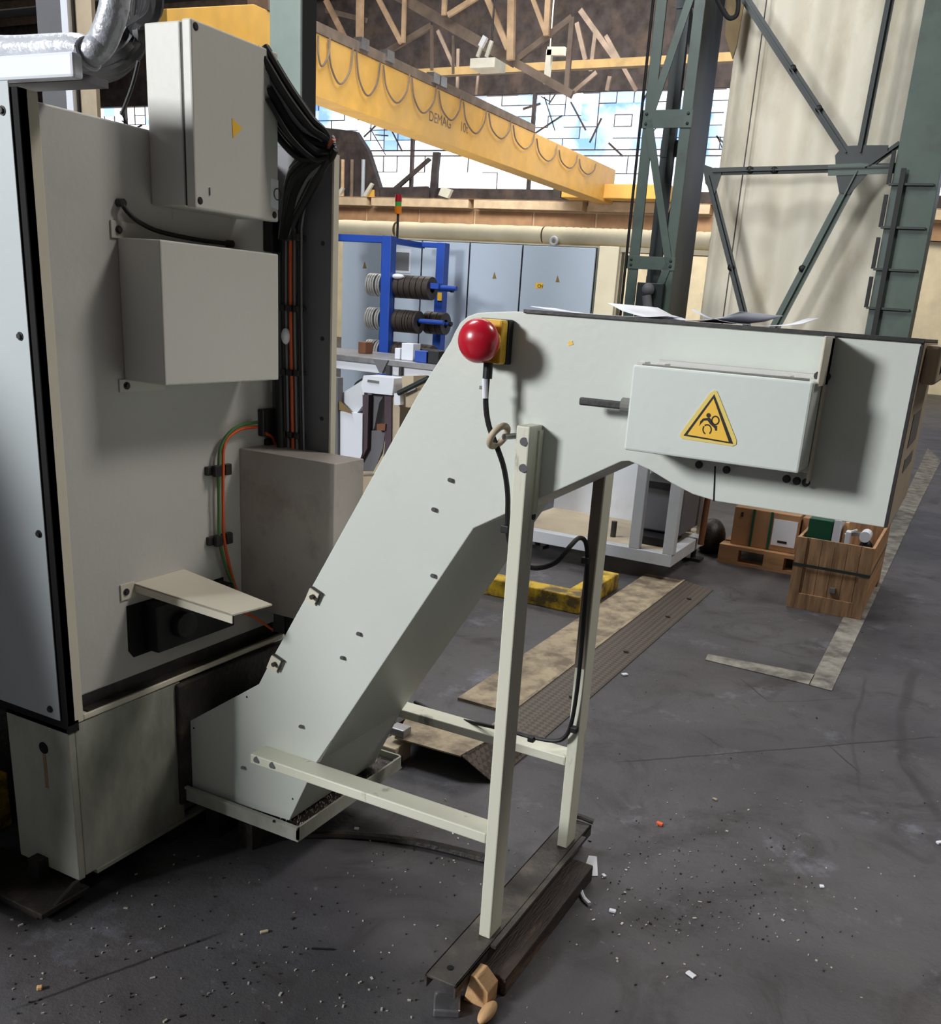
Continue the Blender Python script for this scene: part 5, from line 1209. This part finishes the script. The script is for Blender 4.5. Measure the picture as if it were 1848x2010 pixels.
for (a_, b_, c_) in fest:
    MB().tube([A(*a_, x=XG + 0.05), A((a_[0] * 2 + b_[0]) / 3 - 2, a_[1] + (b_[1] - a_[1]) * 0.62, x=XG + 0.06), A(*b_, x=XG + 0.08), A((c_[0] * 2 + b_[0]) / 3 + 2, c_[1] + (b_[1] - c_[1]) * 0.62, x=XG + 0.06), A(*c_, x=XG + 0.05)], 0.018, 6).build('festoon_cable', M['truss_dark'], cr_, smooth=True)
for u, v in ((715, 112), (765, 132), (856, 150), (870, 165)):
    p = A(u, v - 8, x=XG + 0.05); MB().box(XG - 0.1, XG + 0.08, p.y - 0.12, p.y + 0.12, zg1 + 0.05, zg1 + 0.24).build('cable_trolley', M['steel'], cr_)
text_mesh('DEMAG', 0.27, A(842, 236, x=XG + 0.004), (0, 1, 0), (0, 0, 1), M['truss_dark'], 'maker_lettering', cr_)
text_mesh('10t', 0.27, A(903, 256, x=XG + 0.004), (0, 1, 0), (0, 0, 1), M['truss_dark'], 'load_lettering', cr_)

# ================================================================== ROOF STEELWORK
def rbar(par, u0, v0, u1, v1, wpx, y, m_='truss', nm='truss_member'):
    w_ = wpx * 1.25 * (y * 0.97) / F
    return MB().bar(A(u0, v0, y=y), A(u1, v1, y=y), w_, w_ * 0.6).build(nm, M[m_], par)
t1 = thing('roof_truss', 'sunlit tan roof truss members hanging nearest over the crane girder', 'roof truss', A(850, 60, y=20))
for a in ((708, -60, 706, 112, 12), (1006, -60, 1003, 118, 12), (796, -60, 792, 84, 7), (876, -60, 872, 30, 8), (1080, -60, 1073, 70, 9), (880, 30, 960, -20, 8), (734, -20, 788, 84, 8), (950, -20, 998, 96, 9), (1040, -20, 1072, 66, 7), (640, 0, 682, 84, 9)):
    rbar(t1, *a, 20)
for a in ((738, 115, 848, 50, 9), (848, 50, 848, 138, 5), (1008, 122, 1124, 34, 9), (1124, 34, 1112, 182, 8), (770, -15, 1010, 122, 16), (1010, 122, 1124, 186, 12), (640, 20, 720, 40, 7), (890, 70, 890, 145, 4)):
    rbar(t1, *a, 20.3, 'truss_dark')
t2 = thing('roof_truss', 'dim brown roof truss members farther back near the window wall', 'roof truss', A(1050, 120, y=27))
for a in ((860, 60, 892, 132, 6), (1133, 45, 1150, 118, 7), (1140, 20, 1210, 118, 8), (900, 96, 898, 186, 5), (1125, 182, 1172, 142, 6), (1170, 60, 1160, 140, 6), (1190, 70, 1250, 178, 6), (1198, 150, 1192, 178, 6), (940, 140, 935, 186, 4)):
    rbar(t2, *a, 27, 'truss_dark')
pa_, pb_ = A(815, 145, z=7.8), A(1460, 112, z=7.8)
bb = MB().bar(pa_, pb_, 0.22, 0.2, (0, 0, 1)).build('roof_beam', M['crane_dull'])
tag(bb, 'dull yellow horizontal beam under the roof in front of the windows', 'beam')
lp = thing('floodlight', 'white floodlight fixture hanging under the roof above the crane girder', 'lamp', A(945, 125, y=19))
def pxbox(par, nm, u0, v0, u1, v1, y, m_, dep=0.3):
    a, b = A(u0, v1, y=y), A(u1, v0, y=y)
    return MB().box(min(a.x, b.x), max(a.x, b.x), y, y + dep, min(a.z, b.z), max(a.z, b.z)).build(nm, M[m_], par, bevel=0.01)
pxbox(lp, 'housing', 922, 112, 972, 134, 19, 'lamp_white', 0.5)
MB().bar(A(938, 112, y=19.2), A(946, 90, y=19.2), 0.07, 0.05).build('hanger', M['lamp_white'], lp)
MB().bar(A(955, 112, y=19.2), A(966, 80, y=19.2), 0.07, 0.05).build('hanger', M['lamp_white'], lp)
MB().bar(A(944, 92, y=19), A(954, 72, y=19), 0.1, 0.08).build('reflector', M['rail_white'], lp)
MB().cyl(A(966, 80, y=19.2), Vector((A(966, 80, y=19.2).x, 19.2, 11.3)), 0.02, 8).build('hanging_rod', M['dark_metal'], lp)
lb = MB().bar((A(1080, 98, y=22).x, 22, A(1080, 98, y=22).z), (A(1080, 98, y=22).x, 22, 11.3), 0.02, 0.02).bar(A(1073, 165, y=22), A(1080, 98, y=22), 0.13, 0.1).bar(A(1076, 101, y=22), A(1110, 101, y=22), 0.17, 0.1).build('lamp_bracket', M['lamp_white'])
tag(lb, 'white angled lamp bracket hanging in front of the yellow roof beam', 'bracket')
# clutter on the ledge and pipes below the left window
YK3 = 27.5
def clutter(nm, poly_, y, m_, label, cat, dep=0.4):
    o = MB().poly([A(u, v, y=y) for u, v in poly_], (0, dep, 0)).build(nm, M[m_])
    o.location.z = zb1 + 0.086      # stands on the ledge
    return tag(o, label, cat)
clutter('brown_hopper', [(640, 255), (698, 262), (722, 300), (745, 372), (745, 393), (640, 390)], 29.68, 'wall_brown', 'dark brown hopper shape in front of the windows, left of the signal lamp', 'hopper', 0.25)
for (u, m_, lab) in ((672, 'truss', 'tan vertical pipe nearest the machine column in front of the brown hopper'), (690, 'truss_dark', 'brown vertical pipe right of the tan pipe in front of the hopper'), (712, 'cabinet', 'bluish vertical pipe at the right side of the brown hopper')):
    pz0 = A(u, 394, y=29.56); tag(MB().cyl((pz0.x, pz0.y, zb1 + 0.086), (pz0.x, pz0.y, zb1 + 1.3), 0.07, 10).build('pipe', M[m_]), lab, 'pipe')
clutter('yellow_lamp', [(720, 378), (734, 378), (734, 393), (720, 393)], 29.55, 'crane', 'small yellow fixture on the tan ledge', 'lamp', 0.06)
clutter('light_fixture', [(866, 380), (886, 385), (878, 402), (860, 396)], 29.3, 'lamp_white', 'tilted white light fixture on the ledge below the right windows', 'lamp', 0.15)
clutter('light_fixture', [(660, 368), (670, 353), (675, 355), (666, 371)], 29.4, 'lamp_white', 'small white light fixture at the far left in front of the pipes', 'lamp', 0.1)
clutter('light_fixture', [(712, 377), (728, 352), (732, 355), (718, 380)], 29.4, 'lamp_white', 'slender white light fixture in front of the bluish pipe', 'lamp', 0.1)
clutter('roof_strut', [(753, 385), (840, 310), (845, 314), (760, 390)], 29.7, 'wall_brown', 'dark slanting strut crossing the lower left windows', 'strut', 0.1)
clutter('roof_strut', [(842, 393), (850, 300), (862, 300), (852, 393)], 29.8, 'wall_brown', 'thick dark upright strut between the lower windows', 'strut', 0.15)
clutter('grey_tank', [(746, 375), (838, 372), (838, 394), (746, 394)], 29.5, 'wall_brown', 'dark low tank on the ledge below the windows', 'tank', 0.15)

# ================================================================== LITTER ON THE FLOOR
def scrap(nm, u, v, L_, W_, H_, ang, m_, label, cat='litter'):
    p = A(u, v, z=H_ / 2)
    d = Vector((math.cos(ang), math.sin(ang), 0)) * L_ / 2
    o = MB().bar(Vector((p.x, p.y, H_ / 2 + 0.0005)) - d, Vector((p.x, p.y, H_ / 2 + 0.0005)) + d, H_, W_, (0, 0, 1) if False else (-d.y, d.x, 0)).build(nm, M[m_], bevel=min(H_, W_) * 0.25)
    return tag(o, label, cat)
wp = MB().poly([A(u, v, z=0.001) for u, v in ((1142, 1720), (1174, 1720), (1172, 1682), (1156, 1680))], (0, 0, 0.0015)).build('paper_scrap', M['paper'])
tag(wp, 'square white paper scrap on the floor beside the far end of the foot channel', 'paper scrap')
scrap('orange_plug', 1296, 1617, 0.022, 0.011, 0.01, -0.2, 'orange', 'orange plug lying on the floor right of the leg frame', 'plug')
scrap('metal_rod', 634, 1863, 0.055, 0.004, 0.004, 0.5, 'black', 'thin black rod on the floor in the lower left foreground', 'rod')
scrap('white_chip', 700, 1627, 0.014, 0.012, 0.006, 0.4, 'rail_white', 'white chip on the dark mat edge left of the front leg')
scrap('white_chip', 1203, 1788, 0.018, 0.012, 0.006, 0.2, 'rail_white', 'bone-shaped white chip right of the oil-blackened beam')
scrap('white_chip', 1186, 1719, 0.014, 0.01, 0.006, -0.6, 'rail_white', 'small white chip just right of the paper scrap')
scrap('white_chip', 903, 1861, 0.01, 0.01, 0.006, 0.9, 'rail_white', 'white chip left of the front end of the foot channel')
scrap('white_chip', 1227, 1324, 0.026, 0.02, 0.008, 0.9, 'rail_white', 'crumpled pale scrap at the edge of the tread-plate ramp')
scrap('white_chip', 519, 1829, 0.02, 0.008, 0.006, 0.9, 'bg_beige', 'pale elongated chip on the floor in the left foreground')
scrap('white_chip', 1357, 1913, 0.024, 0.014, 0.005, -0.4, 'paper', 'flat pale scrap on the floor in the lower right foreground')
scrap('white_chip', 1614, 1740, 0.012, 0.012, 0.006, 0.4, 'paper', 'pale yellowish chip on the open floor at right')
scrap('white_chip', 1845, 1654, 0.02, 0.012, 0.008, 0.8, 'paper', 'pale chip at the right edge of the picture')
scrap('white_chip', 78, 1939, 0.012, 0.011, 0.009, 0.8, 'fresh_wood', 'yellowish chip on the floor at the lower left')
scrap('white_chip', 1404, 1569, 0.016, 0.008, 0.006, -0.2, 'bg_beige', 'tan chip on the floor right of the orange plug')
cg = MB().tube([A(1140, 1745, z=0.006), A(1146, 1762, z=0.006), A(1158, 1775, z=0.006)], 0.006, 8).build('cigarette_butt', M['paper'], smooth=True)
tag(cg, 'curved white cigarette butt beside the oil-blackened beam', 'cigarette butt')
mt_ = MB(); pts = [A(590, 1640, z=0.006), A(690, 1640, z=0.006), A(820, 1655, z=0.006), (A(960, 1688, z=0.006))]
mt_.tube(pts, [0.012, 0.016], 8)
tag(mt_.build('swarf_roll', M['grime'], smooth=True), 'long greasy strip of rag lying across the floor behind the brace', 'rag')
mb = MB(); rl = random.Random(21)
cnt = 0
for i in range(900):
    if i < 420: u, v = rl.uniform(0, 960), rl.uniform(1600, 2050)
    elif i < 760: u, v = rl.gauss(1350, 170), rl.gauss(1740, 90)
    else: u, v = rl.uniform(700, 1848), rl.uniform(1150, 2050)
    if v < 1150 or v > 2100: continue
    p = A(u, v, z=0.001)
    if p.x < XE + 0.02 and p.y > Y0 - 0.14: continue
    if -0.86 < p.x < -0.69 and 1.48 < p.y < 2.33: continue
    if p.x < TX1 + 0.02 and 1.69 < p.y < 2.2: continue
    if xr - 0.28 < p.x < xt + 0.01 and p.y > 2.7: continue
    l = rl.uniform(0.0015, 0.006) if rl.random() < 0.93 else rl.uniform(0.006, 0.011); a = rl.uniform(0, 3.14)
    mb.mi = 0 if rl.random() < 0.55 else 1
    d = Vector((math.cos(a), math.sin(a), 0)) * l / 2
    s_ = rl.uniform(0.0015, 0.004)
    mb.bar(Vector((p.x, p.y, s_ / 2 + 0.0003)) - d, Vector((p.x, p.y, s_ / 2 + 0.0003)) + d, s_, l * 0.5)
o = mb.build('metal_chips', [M['rubble'], M['grime']])
tag(o, 'scattered metal chips and crumbs over the concrete floor', 'chips', None, 'stuff')
# ================================================================== end
for o in list(bpy.data.objects):
    if o.parent is not None and 'category' in o.keys(): del o['category']
